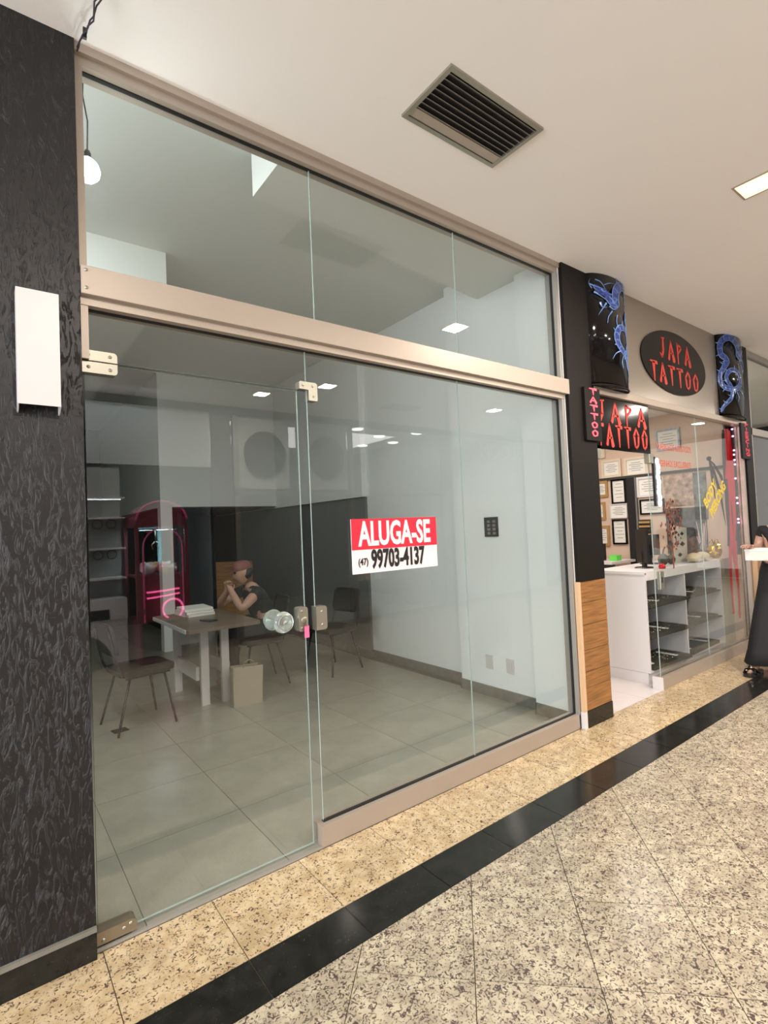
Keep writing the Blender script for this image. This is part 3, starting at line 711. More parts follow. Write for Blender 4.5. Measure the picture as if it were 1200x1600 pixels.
MB().prism([(.07, -.065), (.12, -.05), (.155, 0), (.12, .05), (.07, .065)], .036, .044, lambda a, b, d_: tuple(HM @ Vector((a, b, d_)))).build('cap_brim', M['pink_cap'], sm)
mb = MB(); mb.ball((0, 0, 0), 1); 
for v in mb.bm.verts: v.co = HM @ Vector((v.co.x*.075-.035, v.co.y*.079, v.co.z*.075-.01))
mb.build('hair', M['hair'], sm)

# --- standing woman at the right edge, facing -X, holding a white box
pw = thing('person', 'person in black top and wide black trousers holding a white box at right', 'person', (6.02, -.47, 0))
def P_(x, y, z): return (x-6.02+(.20*min(1, max(0, (z-.3)/.6)) if x > 6.0 else 0), y+.47, z)
J = [(P_(6.09, -.47, .90), (.15, .12)), (P_(6.10, -.47, 1.08), (.12, .10)), (P_(6.11, -.47, 1.27), (.155, .11)), (P_(6.10, -.47, 1.38), (.08, .06)), (P_(6.085, -.47, 1.44), (.048, .048)),
     (P_(6.11, -.30, 1.32), .050), (P_(6.04, -.255, 1.06), .040), (P_(5.79, -.35, 1.185), .024),
     (P_(6.11, -.64, 1.32), .050), (P_(6.05, -.70, 1.06), .040), (P_(5.82, -.56, 1.045), .024),
     (P_(6.08, -.38, .80), .085), (P_(6.02, -.38, .46), .058), (P_(5.80, -.36, .095), .036), (P_(5.69, -.355, .045), (.034, .026)), (P_(5.575, -.35, .035), (.034, .020)),
     (P_(6.08, -.56, .80), .085), (P_(6.06, -.57, .46), .058), (P_(6.00, -.58, .095), .036), (P_(5.89, -.585, .045), (.034, .026)), (P_(5.78, -.59, .035), (.034, .020))]
E_ = [(0, 1), (1, 2), (2, 3), (3, 4), (2, 5), (5, 6), (6, 7), (2, 8), (8, 9), (9, 10), (0, 11), (11, 12), (12, 13), (13, 14), (14, 15), (0, 16), (16, 17), (17, 18), (18, 19), (19, 20)]
hand_joints(J[7][0], (-1, .0, .12), (0, 0, 1), (0, -1, .1), .98, .35, J, E_, 7)
hand_joints(J[10][0], (-1, .25, -.10), (0, 0, -1), (0, 1, 0), .98, .35, J, E_, 10)
body = skin_mesh('body', J, E_, M['skin_t'], pw)
HM = head(P_(6.06, -.47, 1.555), PI, .12, M['skin'], pw)
hb = MB(); add_head(hb, HM); join_into(body, hb); face_bits(HM, pw)
mb = MB(); mb.ball((0, 0, 0), 1)
for v in mb.bm.verts: v.co = HM @ Vector((v.co.x*.105-.022, v.co.y*.090, v.co.z*.115+.030 if v.co.z > -.2 else v.co.z*.20+.03))
mb.build('hair', M['hair'], pw)
JS = [(p, (q[0]+.014, q[1]+.014) if hasattr(q, '__len__') else q+.013) for p, q in J[1:3]+[J[5], J[8]]]
JS += [(P_(6.085, -.275, 1.22), .056), (P_(6.09, -.665, 1.22), .056), (P_(6.095, -.47, .98), (.150, .125))]
skin_mesh('black_top', JS, [(0, 1), (1, 2), (1, 3), (2, 4), (3, 5), (6, 0)], M['black_cloth'], pw)
tr = MB()
def leg_loft(c):
    n = 20; rings = []
    for (x, y, z, rx, ry) in c:
        rings.append([tr.bm.verts.new((x+rx*math.cos(2*PI*k/n)*(1+.05*math.sin(5*2*PI*k/n)), y+ry*math.sin(2*PI*k/n)*(1+.05*math.cos(4*2*PI*k/n)), z)) for k in range(n)])
    for a, b in zip(rings, rings[1:]):
        for k in range(n): tr.bm.faces.new((a[k], a[(k+1) % n], b[(k+1) % n], b[k])).smooth = True
    tr.bm.faces.new(rings[0]); tr.bm.faces.new(rings[-1][::-1])
leg_loft([(*P_(6.09, -.47, 1.02), .145, .17), (*P_(6.09, -.46, .92), .165, .19), (*P_(6.06, -.42, .78), .165, .15), (*P_(5.99, -.40, .5), .145, .12), (*P_(5.87, -.38, .2), .15, .12), (*P_(5.81, -.37, .085), .16, .125)])
leg_loft([(*P_(6.09, -.50, .95), .15, .17), (*P_(6.09, -.55, .78), .155, .13), (*P_(6.06, -.57, .5), .14, .12), (*P_(6.02, -.58, .2), .145, .12), (*P_(6.00, -.58, .085), .15, .12)])
tr.build('trousers', M['black_cloth'], pw)
for (x, y) in ((5.68, -.355), (5.885, -.585)):
    sd = MB().prism([(-.155, -.03), (-.12, -.05), (.0, -.045), (.12, -.04), (.15, -.02), (.15, .02), (.12, .04), (0, .045), (-.12, .05), (-.155, .03)], .002, .026).build('sandal', M['blk_plastic'], pw); sd.location = P_(x, y, 0)
    MB().tube([(-.10, -.048, .02), (-.085, -.035, .055), (-.08, 0, .070), (-.085, .035, .055), (-.10, .048, .02)], .012, 8).build('strap', M['black_gloss'], sd)
    MB().tube([(.0, -.046, .02), (-.05, -.02, .065), (-.08, .0, .072), (-.03, .025, .075), (.01, .046, .02)], .009, 8).build('strap', M['black_gloss'], sd)
    MB().ball((-.092, -.01, .082), .011).ball((-.12, .02, .058), .009).build('buckle', M['silver'], sd)
wb = thing('white_box', 'flat white box held in the hands of the person at right', 'box', (5.88, -.46, 1.055))
MB().box(-.16, .13, -.13, .13, 0, .10, .004).build('box_body', M['paper'], wb)
MB().box(-.163, .133, -.133, .133, .085, .105, .003).build('lid', M['paper'], wb)

# ================================================================== COLUMN, CLADDING, TATTOO SHOP FRONT
struct(bx('wall_column', M['black_matt'], 3.44, 3.79, -.028, .10, 1.05, CZ))
struct(bx('wall_column_core', M['black_matt'], 3.45, 3.785, -.008, .10, 0.0, 1.05))
cl = thing('wood_cladding', 'honey wood plank cladding around the foot of the black column by the empty shop', 'cladding', (3.445, -.008, 0))
zs = [.122, .285, .40, .555, .74, .90, 1.052]
for a, b in zip(zs, zs[1:]): bx('plank', M['wood'], 0.0, .335, -.026, 0.0, a, b-.003, cl, .001)
bx('edge_board', M['wood_edge'], -.030, -.001, -.028, .004, .122, 1.052, cl)
bx('plinth', M['g_black'], -.001, .338, -.030, 0, 0, .120, cl)
bx('plinth_end', M['white_lam'], -.035, -.002, -.028, .004, 0, .120, cl)  # white end piece stands in for daylight on the plinth's left side
# fascia panel with oval
pn = thing('fascia_panel', 'silver beige metal fascia panel above the tattoo shop window', 'fascia', (0, 0, 0))
bx('sheet', M['panel'], 4.30, 6.30, .0, .03, 2.545, CZ-.002, pn)
ov = thing('oval_sign', 'black oval sign with red brush lettering on the tattoo shop fascia', 'sign', (5.275, 0, 2.955))
MB().prism([(.665*math.cos(2*PI*k/56), .298*math.sin(2*PI*k/56)) for k in range(56)], -.012, 0, XZ).build('disc', M['black_gloss'], ov)
brush_text('letter', M['red'], ov, [('JAPA', -.33, .02, .135, .185, .172, 0), ('TATTOO', -.52, -.215, .135, .18, .172, 0)], -.016, -.012)
# half cylinders with dragon prints
def dragon_column(x0, x1, z0, z1, label, flip):
    t = thing('half_round_column', label, 'column', ((x0+x1)/2, 0, z0)); a = (x1-x0)/2; b = .11; H = z1-z0
    n = 24
    P = [(a*math.cos(PI*k/n), -b*math.sin(PI*k/n)) for k in range(n+1)]
    mb = MB().prism([(x, y) for x, y in P], 0, H); 
    for fc in mb.bm.faces: fc.smooth = abs(fc.normal.z) < .5
    mb.build('shell', M['black_gloss'], t)
    def S_(u_, v_, off=.001):  # u across 0..1, v up 0..1
        th = PI*(1-u_); ex = a*math.cos(th); ey = -b*math.sin(th); nn = Vector((ex/a/a, ey/b/b, 0)).normalized()
        return Vector((ex, ey, v_*H))+nn*off
    def stroke(pts, w, m, name, off=.002):
        # flat ribbon lying on the curved shell
        bm = MB(); Q = []
        for i in range(len(pts)-1):
            for q in range(6):
                tt = q/6; p0 = pts[max(i-1, 0)]; p1 = pts[i]; p2 = pts[i+1]; p3 = pts[min(i+2, len(pts)-1)]
                Q.append(tuple(.5*((2*p1[c])+(-p0[c]+p2[c])*tt+(2*p0[c]-5*p1[c]+4*p2[c]-p3[c])*tt*tt+(-p0[c]+3*p1[c]-3*p2[c]+p3[c])*tt**3) for c in (0, 1)))
        Q.append(pts[-1]); prev = None; rows = []
        for i, (u_, v_) in enumerate(Q):
            q0 = Q[max(i-1, 0)]; q1 = Q[min(i+1, len(Q)-1)]; d_ = Vector(((q1[0]-q0[0])*2*a, (q1[1]-q0[1])*H))
            if d_.length < 1e-6: d_ = Vector((0, 1))
            d_.normalize(); t_ = i/(len(Q)-1)
            ww = w(t_) if callable(w) else w
            nx, ny = -d_.y*ww/2/(2*a), d_.x*ww/2/H
            cl_ = lambda q: min(.985, max(.015, q))
            rows.append((bm.bm.verts.new(S_(cl_(u_+nx), v_+ny, off)), bm.bm.verts.new(S_(cl_(u_), v_, off+.003)), bm.bm.verts.new(S_(cl_(u_-nx), v_-ny, off))))
        for r0_, r1_ in zip(rows, rows[1:]):
            for c in (0, 1):
                try: bm.bm.faces.new((r0_[c], r0_[c+1], r1_[c+1], r1_[c])).smooth = True
                except ValueError: pass
        return bm.build(name, m, t)
    F = (lambda p: (1-p[0], p[1])) if flip else (lambda p: p)
    body_ = [(.40, .86), (.55, .80), (.60, .90), (.74, .97), (.90, .90), (.86, .78), (.72, .70), (.80, .60), (.92, .52), (.88, .42), (.70, .36), (.52, .44), (.50, .55), (.62, .60), (.82, .56)]
    body_ = [(.36, .80), (.50, .74), (.52, .88), (.68, .96), (.86, .90), (.88, .76), (.76, .68), (.84, .58), (.93, .48), (.86, .36), (.64, .33), (.50, .42), (.54, .54), (.70, .56), (.80, .46), (.70, .34), (.72, .22), (.88, .12), (.95, .05)]
    wf = lambda q: .070*(1-.55*q)*(.55+.45*min(1, q*8))
    stroke([F(p) for p in body_], wf, M['blue'], 'dragon_body')
    # bright edges and scale ticks along the body
    C = []
    for i in range(len(body_)-1):
        for q in range(6):
            tt = q/6; p0 = body_[max(i-1, 0)]; p1 = body_[i]; p2 = body_[i+1]; p3 = body_[min(i+2, len(body_)-1)]
            C.append(tuple(.5*((2*p1[c])+(-p0[c]+p2[c])*tt+(2*p0[c]-5*p1[c]+4*p2[c]-p3[c])*tt*tt+(-p0[c]+3*p1[c]-3*p2[c]+p3[c])*tt**3) for c in (0, 1)))
    E1, E2 = [], []; rn = random.Random(5)
    for i, p in enumerate(C[1:-1], 1):
        d_ = Vector(((C[i+1][0]-C[i-1][0])*2*a, (C[i+1][1]-C[i-1][1])*H)); d_.normalize(); w_ = wf(i/len(C))*.5
        nx, ny = -d_.y/(2*a), d_.x/H
        E1.append((p[0]+nx*w_, p[1]+ny*w_)); E2.append((p[0]-nx*w_, p[1]-ny*w_))
        if i % 3 == 0:
            stroke([F((p[0]+nx*w_*.9, p[1]+ny*w_*.9)), F((p[0]+d_.x*.012/(2*a), p[1]+d_.y*.012/H)), F((p[0]-nx*w_*.7, p[1]-ny*w_*.7))], .0035, M['blue_l'], 'dragon_scale', .004)
        if i % 5 == 0:
            stroke([F((p[0]+nx*w_, p[1]+ny*w_)), F((p[0]+nx*w_*1.7+.01, p[1]+ny*w_*1.7)), F((p[0]+nx*w_*2.3+.02, p[1]+ny*w_*2.3+.006))], lambda s_: .011*(1-s_)+.002, M['blue_l'], 'dragon_spine', .004)
    stroke([F(p) for p in E1[::3]], .0065, M['blue_l'], 'dragon_outline', .004); stroke([F(p) for p in E2[::3]], .005, M['blue_l'], 'dragon_outline', .004)
    stroke([F(p) for p in [(.20, .89), (.28, .85), (.38, .82), (.45, .76)]], lambda q: .02+.035*math.sin(PI*q), M['blue'], 'dragon_head')
    for pts, w_ in (([(.14, .90), (.22, .88), (.34, .86)], .010), ([(.20, .83), (.28, .80), (.38, .76)], .014), ([(.22, .94), (.30, .92), (.36, .86)], .009), ([(.17, .86), (.13, .91), (.16, .95)], .006), ([(.34, .90), (.42, .93), (.50, .94)], .007), ([(.30, .86), (.33, .84), (.36, .85)], .012), ([(.36, .74), (.30, .68), (.24, .62)], .010), ([(.44, .68), (.38, .62), (.36, .56)], .008), ([(.52, .66), (.50, .60), (.52, .54)], .007), ([(.40, .72), (.46, .70), (.52, .72)], .012), ([(.55, .34), (.46, .30), (.40, .24)], .009), ([(.60, .30), (.56, .24), (.58, .18)], .008), ([(.28, .74), (.30, .70), (.36, .70)], .013)):
        stroke([F(p) for p in pts], (lambda ww: (lambda s_: ww*(1.2-s_)))(w_), M['blue_l'], 'dragon_detail', .005)
    MB().tube([S_(k/20*.97+.015, 0.004, .002) for k in range(21)], .006, 6).build('bottom_rim', M['black_matt'], t)
    return t
dragon_column(3.75, 4.31, 2.545, CZ-.002, 'glossy black half-round column with blue dragon painting, left of the oval sign', False)
dragon_column(6.26, 6.86, 2.545, CZ-.002, 'glossy black half-round column with blue dragon painting, right of the oval sign', True)
# header, sill, post
tf = thing('tattoo_shopfront_frame', 'beige metal frame of the tattoo shop window and doorway', 'window frame', (0, 0, 0))
MB().box(3.79, 6.93, -.03, .06, 2.490, 2.545, .003).build('header', M['alu'], tf)
MB().box(4.665, 6.86, -.005, .08, 0, .105, .002).build('sill', M['alu'], tf)
bx('sill_end', M['white_lam'], 4.645, 4.665, -.005, .08, 0, .105, tf)
MB().box(6.82, 6.86, -.01, .06, .105, 2.49).build('jamb', M['alu'], tf)
MB().box(3.79, 3.805, -.005, .06, 0, 2.49).build('jamb', M['alu_grey'], tf)
PF[0] = tf
pane('left pane of the tattoo shop window in front of the showcase', 4.70, 5.725, .105, 2.49, .03)
pane('right pane of the tattoo shop window behind the red foil streamers', 5.728, 6.82, .105, 2.49, .03)
tdoor = thing('door_2', 'open glass door of the tattoo shop, swung inwards and seen edge-on', 'door', (0, 0, 0)); tdoor['kind'] = 'structure'
PF[0] = tdoor
pane('open glass door leaf of the tattoo shop, swung inwards, seen edge-on', 3.812, 3.824, .02, 2.05, .05, .80, name='glass_door_leaf', cat='door')
hz = thing('door_patch_fitting', 'steel patch fitting beside the white light strip of the tattoo doorway', 'patch fitting', (4.70, 0, 2.02))
bx('plate', M['steel'], -.03, .06, .0, .05, -.04, .05, hz, .004)
hz = thing('door_patch_fitting', 'steel patch fitting at the top of the open tattoo shop door', 'patch fitting', (3.82, 0, 2.06))
bx('plate', M['steel'], -.02, .07, .0, .05, -.08, .03, hz, .004)
lk = thing('door_lock', 'chrome lock case on the counter corner of the tattoo shop', 'lock', (4.76, .0, .93))
bx('case', M['steel'], -.03, .04, -.002, .028, -.07, .09, lk, .004); bx('slot', M['ink'], -.005, .012, -.004, -.002, -.01, .04, lk)
st = thing('light_strip_sign', 'lit white wavy vertical strip hanging at the tattoo doorway', 'sign', (4.79, .0, 1.60))
bx('backing', M['blk_plastic'], -.05, -.01, .0, .02, 0, .44, st)
mb = MB()
for i in range(9): mb.ball((.012+.008*math.sin(i*2.1), -.004, .03+i*.046), .030, .012, .034, 10)
mb.build('lamp', emis('white_strip', (1, 1, 1), 2.5), st)
# JAPA TATTOO board over the door
bd = thing('door_sign_board', 'black glossy board with red brush lettering hanging over the tattoo doorway', 'sign', (3.80, .0, 2.062))
bx('board', M['black_gloss'], 0.02, .895, .0, .012, 0, .425, bd)
brush_text('letter', M['red'], bd, [('JAPA', .04, .225, .155, .165, .215, 0), ('TATTOO', -.07+.10, .035, .11, .175, .142, 0)], -.004, 0.0)
# vertical led signs
def vsign(name, label, txt, x, z, w_, h_, m, y=-.05):
    v = thing(name, label, 'sign', (x, y, z)); bx('case', M['black_matt'], 0, w_, 0, .022, 0, h_, v, .003)
    n = len(txt)
    for i, ch in enumerate(txt):
        mb = MB(); brush_letter(mb, ch, w_*.27, h_-(i+1)*(h_*.94/n)+.012, w_*.50, h_*.94/n*.72, -.004, 0.0); mb.build('letter', m, v)
    return v
vsign('vertical_sign', 'narrow black box sign with glowing red TATTOO letters left of the doorway board', 'TATTOO', 3.62, 2.105, .21, .41, M['led_red'])
vsign('vertical_sign', 'narrow black box sign with dim red vertical letters on the far column', 'PIERCING', 6.70, 2.11, .28, .40, M['led_dim'])
# window vinyls (on the glass, outer face)
def vinyl(txt, x, z, size, xs, m=M['vinyl_red'], rot=0, lab='', name='window_lettering', ext=.0004, bold=0.0):
    o = text_mesh(name, txt, size, m, None, (x, .0285, z), rot=(PI/2, rot, 0), xs=xs, ext=ext, bold=bold); return tag(o, lab, 'lettering')
vinyl('TRABALHOS ARTISTICOS', 4.86, 2.12, .085, .75, lab='upper line of red lettering on the tattoo window', bold=.0)
vinyl('DESENHOS EXCLUSIVOS', 4.86, 1.965, .085, .75, lab='second line of red lettering on the tattoo window', bold=.0)
vinyl('BODY', 5.86, 1.56, .15, .9, M['yellow'], -.70, 'slanted yellow word at lower left of the right tattoo pane', bold=.006)
vinyl('PIERCING', 5.99, 1.46, .15, .8, M['yellow'], -.70, 'slanted yellow word at upper right of the right tattoo pane', bold=.006)
# brushy red tree sticker
mb = MB(); rn = random.Random(4)
for i in range(95):
    a = rn.uniform(0, 2*PI); q = rn.uniform(.0, .20); cx, cz = 5.08+q*math.cos(a)*1.1, 1.42+q*math.sin(a)*1.2
    p = [(cx+rn.uniform(.006, .022)*math.cos(k*PI/3), cz+rn.uniform(.006, .022)*math.sin(k*PI/3)) for k in range(6)]
    mb.prism(p, .0275, .029, XZ)
mb.prism([(5.05, 1.02), (5.075, 1.02), (5.08, 1.35), (5.07, 1.35)], .0275, .029, XZ)
tag(mb.build('tree_sticker', mat('rust_vinyl', (.20, .05, .03), .6, var=.4, scale=30)), 'rust red blossom tree sticker on the left tattoo window pane', 'sticker')

# ---- tattoo shop interior
tfl = struct(bx('floor', M['grout_g'], 3.82, 7.0, 0.0, 3.2, -.12, -.003)); tfl.name = 'floor_tattoo'
for i in range(-1, 9):
    for j in range(-1, 9):
        s2 = .45; a0 = 3.9+i*s2; y0 = j*s2+.02
        if a0 > 6.9 or y0 > 3.1 or a0+s2 < 3.83 or y0+s2 < .01: continue
        if i % 2 == j % 2: add_tile(tfl, [(max(a0, 3.83), max(y0, .0)), (min(a0+s2, 6.98), max(y0, .0)), (max(a0, 3.83), y0+s2)], -.01, 0, M['tat_tile']); add_tile(tfl, [(min(a0+s2, 6.98), max(y0, 0)), (min(a0+s2, 6.98), y0+s2), (max(a0, 3.83), y0+s2)], -.01, 0, M['tat_tile'])
        else: add_tile(tfl, [(max(a0, 3.83), max(y0, .0)), (min(a0+s2, 6.98), max(y0, .0)), (min(a0+s2, 6.98), y0+s2), (max(a0, 3.83), y0+s2)], -.01, 0, M['tat_tile'])
struct(bx('ceiling_tattoo', M['ceil'], 3.80, 7.0, .06, 3.2, 2.80, 2.9))
struct(bx('wall_tattoo_back', M['cream_wall'], 3.80, 7.0, 3.2, 3.3, 0, 2.8))
struct(bx('wall_tattoo_left', M['white_wall'], 3.80, 3.808, .10, 3.2, 0, 2.8))
WX = 6.90; SS = WX/6.6
wr_ = struct(bx('wall_tattoo_right', M['cream_wall'], WX, 7.0, .10, 3.2, 0, 2.8))
def wy(y): return -2.239+(y+2.239)*SS
def wz(z): return 1.5+(z-1.5)*SS
def frame(y1, z1, y0, z0, fm, label, border=.035, mat_w=0.0, ink=True):
    """picture frame on the right wall; y0<y1"""
    y1, y0, z1, z0 = wy(y1), wy(y0), wz(z1), wz(z0)
    t = thing('framed_certificate', label, 'picture frame', (WX, (y0+y1)/2, (z0+z1)/2))
    a, b = (y1-y0)/2, (z1-z0)/2
    MB().box(-.025, 0, -a, a, -b, -b+border).box(-.025, 0, -a, a, b-border, b).box(-.025, 0, -a, -a+border, -b+border, b-border).box(-.025, 0, a-border, a, -b+border, b-border).build('frame', fm, t)
    bx('sheet', M['paper'], -.012, -.002, -a+border, a-border, -b+border, b-border, t)
    if ink:
        mb = MB(); n = 5
        for i in range(n):
            z = b-border-.04-i*(2*b-2*border-.06)/n; w_ = (a-border)*(.75 if i % 2 else .5)
            mb.box(-.0135, -.012, -w_, w_, z-.004, z+.002)
        mb.build('print_lines', M['base_grey'], t)
    return t
WF = mat('cream_frame', (.70, .60, .48), .5)
frame(1.56, 2.29, 1.29, 2.05, WF, 'cream framed certificate at upper left of the tattoo wall')
frame(1.25, 2.28, .945, 2.03, WF, 'larger cream framed certificate beside it, under the black board corner')
frame(1.70, 2.50, 1.50, 2.32, WF, 'cream framed certificate half hidden at the top left of the wall')
frame(1.443, 2.019, 1.245, 1.70, M['black_gloss'], 'black framed certificate, upper one of the two on the tattoo wall', .022)
frame(1.457, 1.494, 1.26, 1.17, M['black_gloss'], 'black framed certificate, lower one of the two, behind the monitor', .022)
frame(1.68, 2.02, 1.49, 1.80, M['gold'], 'topmost gold framed certificate at the left edge of the tattoo doorway')
frame(1.70, 1.735, 1.54, 1.50, M['gold'], 'middle gold framed certificate at the left edge of the tattoo doorway')
frame(1.70, 1.42, 1.50, 1.15, M['gold'], 'lowest gold framed certificate, just above the laptop')
frame(1.472, 1.699, 1.241, 1.51, M['white_lam'], 'white sheet with red scrawl between the two black frames', .01)
frame(1.10, 2.015, .80, 1.76, M['white_lam'], 'white framed picture right of the dark door post', .03)
frame(1.076, 1.73, .774, 1.54, M['black_gloss'], 'dark framed drawing below the white framed picture', .02)
frame(.827, 2.56, .55, 2.31, mat('blue_print', (.35, .42, .50), .5, var=.4, scale=30), 'blue-grey print in white border near the tattoo ceiling', .02)
o = bx('poster', mat('ink_poster', (.42, .30, .24), .6, var=.6, scale=14), WX-.006, WX, wy(.44), wy(.775), wz(1.62), wz(2.0)); tag(o, 'brownish tattoo design poster right of the white framed pictures', 'poster')
o = bx('poster', mat('grey_poster', (.16, .18, .17), .6, var=.7, scale=10), WX-.006, WX, wy(.30), wy(.44), wz(1.45), wz(2.0)); tag(o, 'dark grey tattoo design poster near the window', 'poster')
o = bx('poster', mat('dark_photo', (.07, .08, .08), .5, var=.7, scale=18), WX-.006, WX, wy(.32), wy(.77), wz(1.05), wz(1.60)); tag(o, 'dark photo collage low on the tattoo wall behind the counter', 'poster')
struct(bx('trim_2', M['dark_wall'], WX-.03, WX, wy(.12), wy(1.75), wz(2.02), wz(2.05)))
struct(bx('trim_3', M['blk_plastic'], WX-.05, WX, wy(1.12), wy(1.22), 0, wz(2.02)))
struct(bx('trim_4', M['grey_wall'], WX-.04, WX, wy(1.10), wy(1.12), 0, wz(2.02)))
# striped rack of small cards
rk = thing('card_rack', 'narrow dark rack of stacked cards on the tattoo wall behind the monitors', 'rack', (WX, wy(1.02), wz(1.0)))
bx('back', M['tray'], -.02, 0, -.08, .08, 0, .50, rk)
for i in range(9): bx('card_row', M['gold'] if i % 3 else M['tray'], -.05, -.02, -.07, .07, .02+i*.054, .045+i*.054, rk)
# counter / showcase
ct = thing('showcase_counter', 'white laminate showcase counter with glazed shelves behind the tattoo window', 'counter', (4.73, .135, 0))
bx('side_panel', M['white_lam'], 0, .02, 0, .50, .10, 1.0, ct)
bx('plinth', M['white_lam'], .02, 1.72, .02, .46, 0, .10, ct)
bx('plinth_end', M['white_lam'], -.002, .02, .02, .50, 0, .098, ct)
bx('side_panel', M['white_lam'], 1.66, 1.68, 0, .50, .10, 1.0, ct)
bx('divider', M['white_lam'], .80, .82, 0.01, .48, .12, .95, ct)
bx('back_panel', M['white_lam'], .02, 1.66, .48, .50, .10, .98, ct)
bx('bottom_board', M['white_lam'], .02, 1.66, .0, .48, .10, .12, ct)
bx('counter_top', M['white_lam'], -.01, 1.70, 0, .52, .985, 1.01, ct)
bx('front_rail', M['white_lam'], .02, 1.66, 0, .02, .93, .985, ct)
for z in (.40, .68):
    for (a, b) in ((.02, .80), (.82, 1.66)): bx('shelf', M['tray'], a, b, .01, .48, z-.012, z, ct)
bx('end_cladding', mat('beige_laminate', (.45, .41, .34), .45), 1.685, 2.08, .04, .06, .0, 1.0, ct)
labs = {(0, 0): 'bottom left', (0, 1): 'bottom right', (1, 0): 'middle left', (1, 1): 'middle right', (2, 0): 'top left', (2, 1): 'top right'}
for zi, z in enumerate((.12, .40, .68)):
    for xi, xa in enumerate((4.73+.08, 4.73+.88)):
        t = thing('jewellery_tray', 'dark jewellery tray in the %s compartment of the showcase' % labs[(zi, xi)], 'tray', (xa, .14, z+.001), .0, None)
        t.rotation_euler = (0, 0, .04*(xi*2-1))
        MB().box(-.03, .68, -.02, .32, 0, .03, .003).build('tray_base', M['tray'], t)
        mb = MB(); rn = random.Random(zi*7+xi)
        for i in range(40):
            x, y = rn.uniform(.04, .58), rn.uniform(.03, .27)
            mb.ball((x, y, .034), rn.uniform(.004, .013), rn.uniform(.004, .010), .005, 6)
        q = mb.build('jewellery', M['silver'], t); q['kind'] = 'stuff'
        for i in range(4): bx('card_strip', M['paper'] if (zi+i) % 3 == 0 else M['tray'], .05+i*.15, .10+i*.15, .05, .25, .03, .033, t)
# things on the counter
mo = thing('monitor', 'black monitor on its stand, seen from behind on the counter', 'monitor', (5.62, .52, 1.01), .9)
bx('screen', M['blk_plastic'], -.015, .015, -.11, .11, .09, .31, mo, .004); bx('neck', M['blk_plastic'], -.015, .03, -.02, .02, .01, .2, mo); MB().lathe([(0, .012), (.09, .010), (.10, 0)]).build('base', M['blk_plastic'], mo)
mo = thing('monitor', 'slim black monitor turned edge-on at the left end of the counter', 'monitor', (5.14, .34, 1.01), -.55)
bx('screen', M['blk_plastic'], -.012, .012, -.08, .10, .05, .38, mo, .004); bx('neck', M['blk_plastic'], -.012, .02, -.02, .02, .01, .15, mo); MB().lathe([(0, .012), (.08, .010), (.09, 0)]).build('base', M['blk_plastic'], mo)
o = MB().lathe([(0, 0), (.028, .0), (.032, .02), (.02, .045), (0, .05)]).build('red_gadget', M['foil_red']); o.location = (5.12, .16, 1.01); tag(o, 'small shiny red gadget on the white counter edge', 'gadget')
ds = thing('back_desk', 'pale shelf desk at the tattoo wall with laptop on it', 'desk', (0, 0, 0))
bx('desk_top', M['white_lam'], 6.25, WX-.06, wy(1.15), wy(1.66), .93, .96, ds); bx('desk_front', M['dark_wall'], 6.30, 6.33, wy(1.15), wy(1.66), 0, .93, ds)
lt = thing('laptop', 'open black laptop at the left edge of the tattoo doorway', 'laptop', (6.55, wy(1.5), .962))
bx('screen', M['blk_plastic'], .0, .012, -.12, .14, .01, .22, lt); bx('keyboard', M['blk_plastic'], -.2, .0, -.12, .14, 0, .014, lt)
o = bx('green_box', M['green'], -.06, .06, -.05, .05, 0, .07); o.location = (6.55, wy(1.26), .961); tag(o, 'lime green little box on the back desk', 'box')
# mask card, beige heads, gold gift
mk = thing('mask_card', 'grey card with black eye shapes leaning inside the tattoo window', 'card', (5.80, .30, 1.013), 0)
MB().prism([(-.10, 0), (.20, 0), (.22, .36), (-.14, .40)], 0, .006, XZ).build('sheet', mat('grey_card', (.42, .42, .38), .6), mk)
for (x, z, s_) in ((-.04, .32, .045), (.10, .30, .045), (-.03, .20, .06), (.10, .19, .06), (.03, .08, .05)):
    MB().prism([(x-s_, z), (x, z+s_*.5), (x+s_, z), (x, z-s_*.4)], -.002, 0, XZ).build('eye_shape', M['ink'], mk)
for i, (x, lb) in enumerate(((5.92, 'left pale practice head lying on the showcase top'), (6.12, 'right pale practice head lying on the showcase top'))):
    hd = thing('practice_head', lb, 'ornament', (x, .20, 1.012)); MB().ball((0, 0, .05), .085, .07, .05).build('skull', mat('bone%d' % i, (.60, .50, .34), .6), hd); MB().box(-.05, .05, -.074, -.05, .015, .035, .004).build('teeth', M['cream'], hd)
gf = thing('gold_gift', 'crumpled gold foil gift on the showcase top by the red streamers', 'gift', (6.50, .22, 1.012))
mb = MB(); mb.ball((0, 0, .08), .09, .07, .08, 12); rn = random.Random(2)
for v in mb.bm.verts: v.co += Vector((rn.uniform(-.02, .02), rn.uniform(-.02, .02), rn.uniform(-.015, .015) if v.co.z > .02 else 0)); v.co.z = max(v.co.z, .001)
for fc in mb.bm.faces: fc.smooth = False
mb.build('wrapping', M['foil_gold'], gf)
mb = MB(); [mb.tube([(0, 0, .15), (.03*math.cos(a), .03*math.sin(a), .21), (.05*math.cos(a+.4), .05*math.sin(a+.4), .17)], .006, 6) for a in (0, 1.3, 2.6, 3.9, 5.2)]; mb.build('bow', M['foil_gold'], gf)
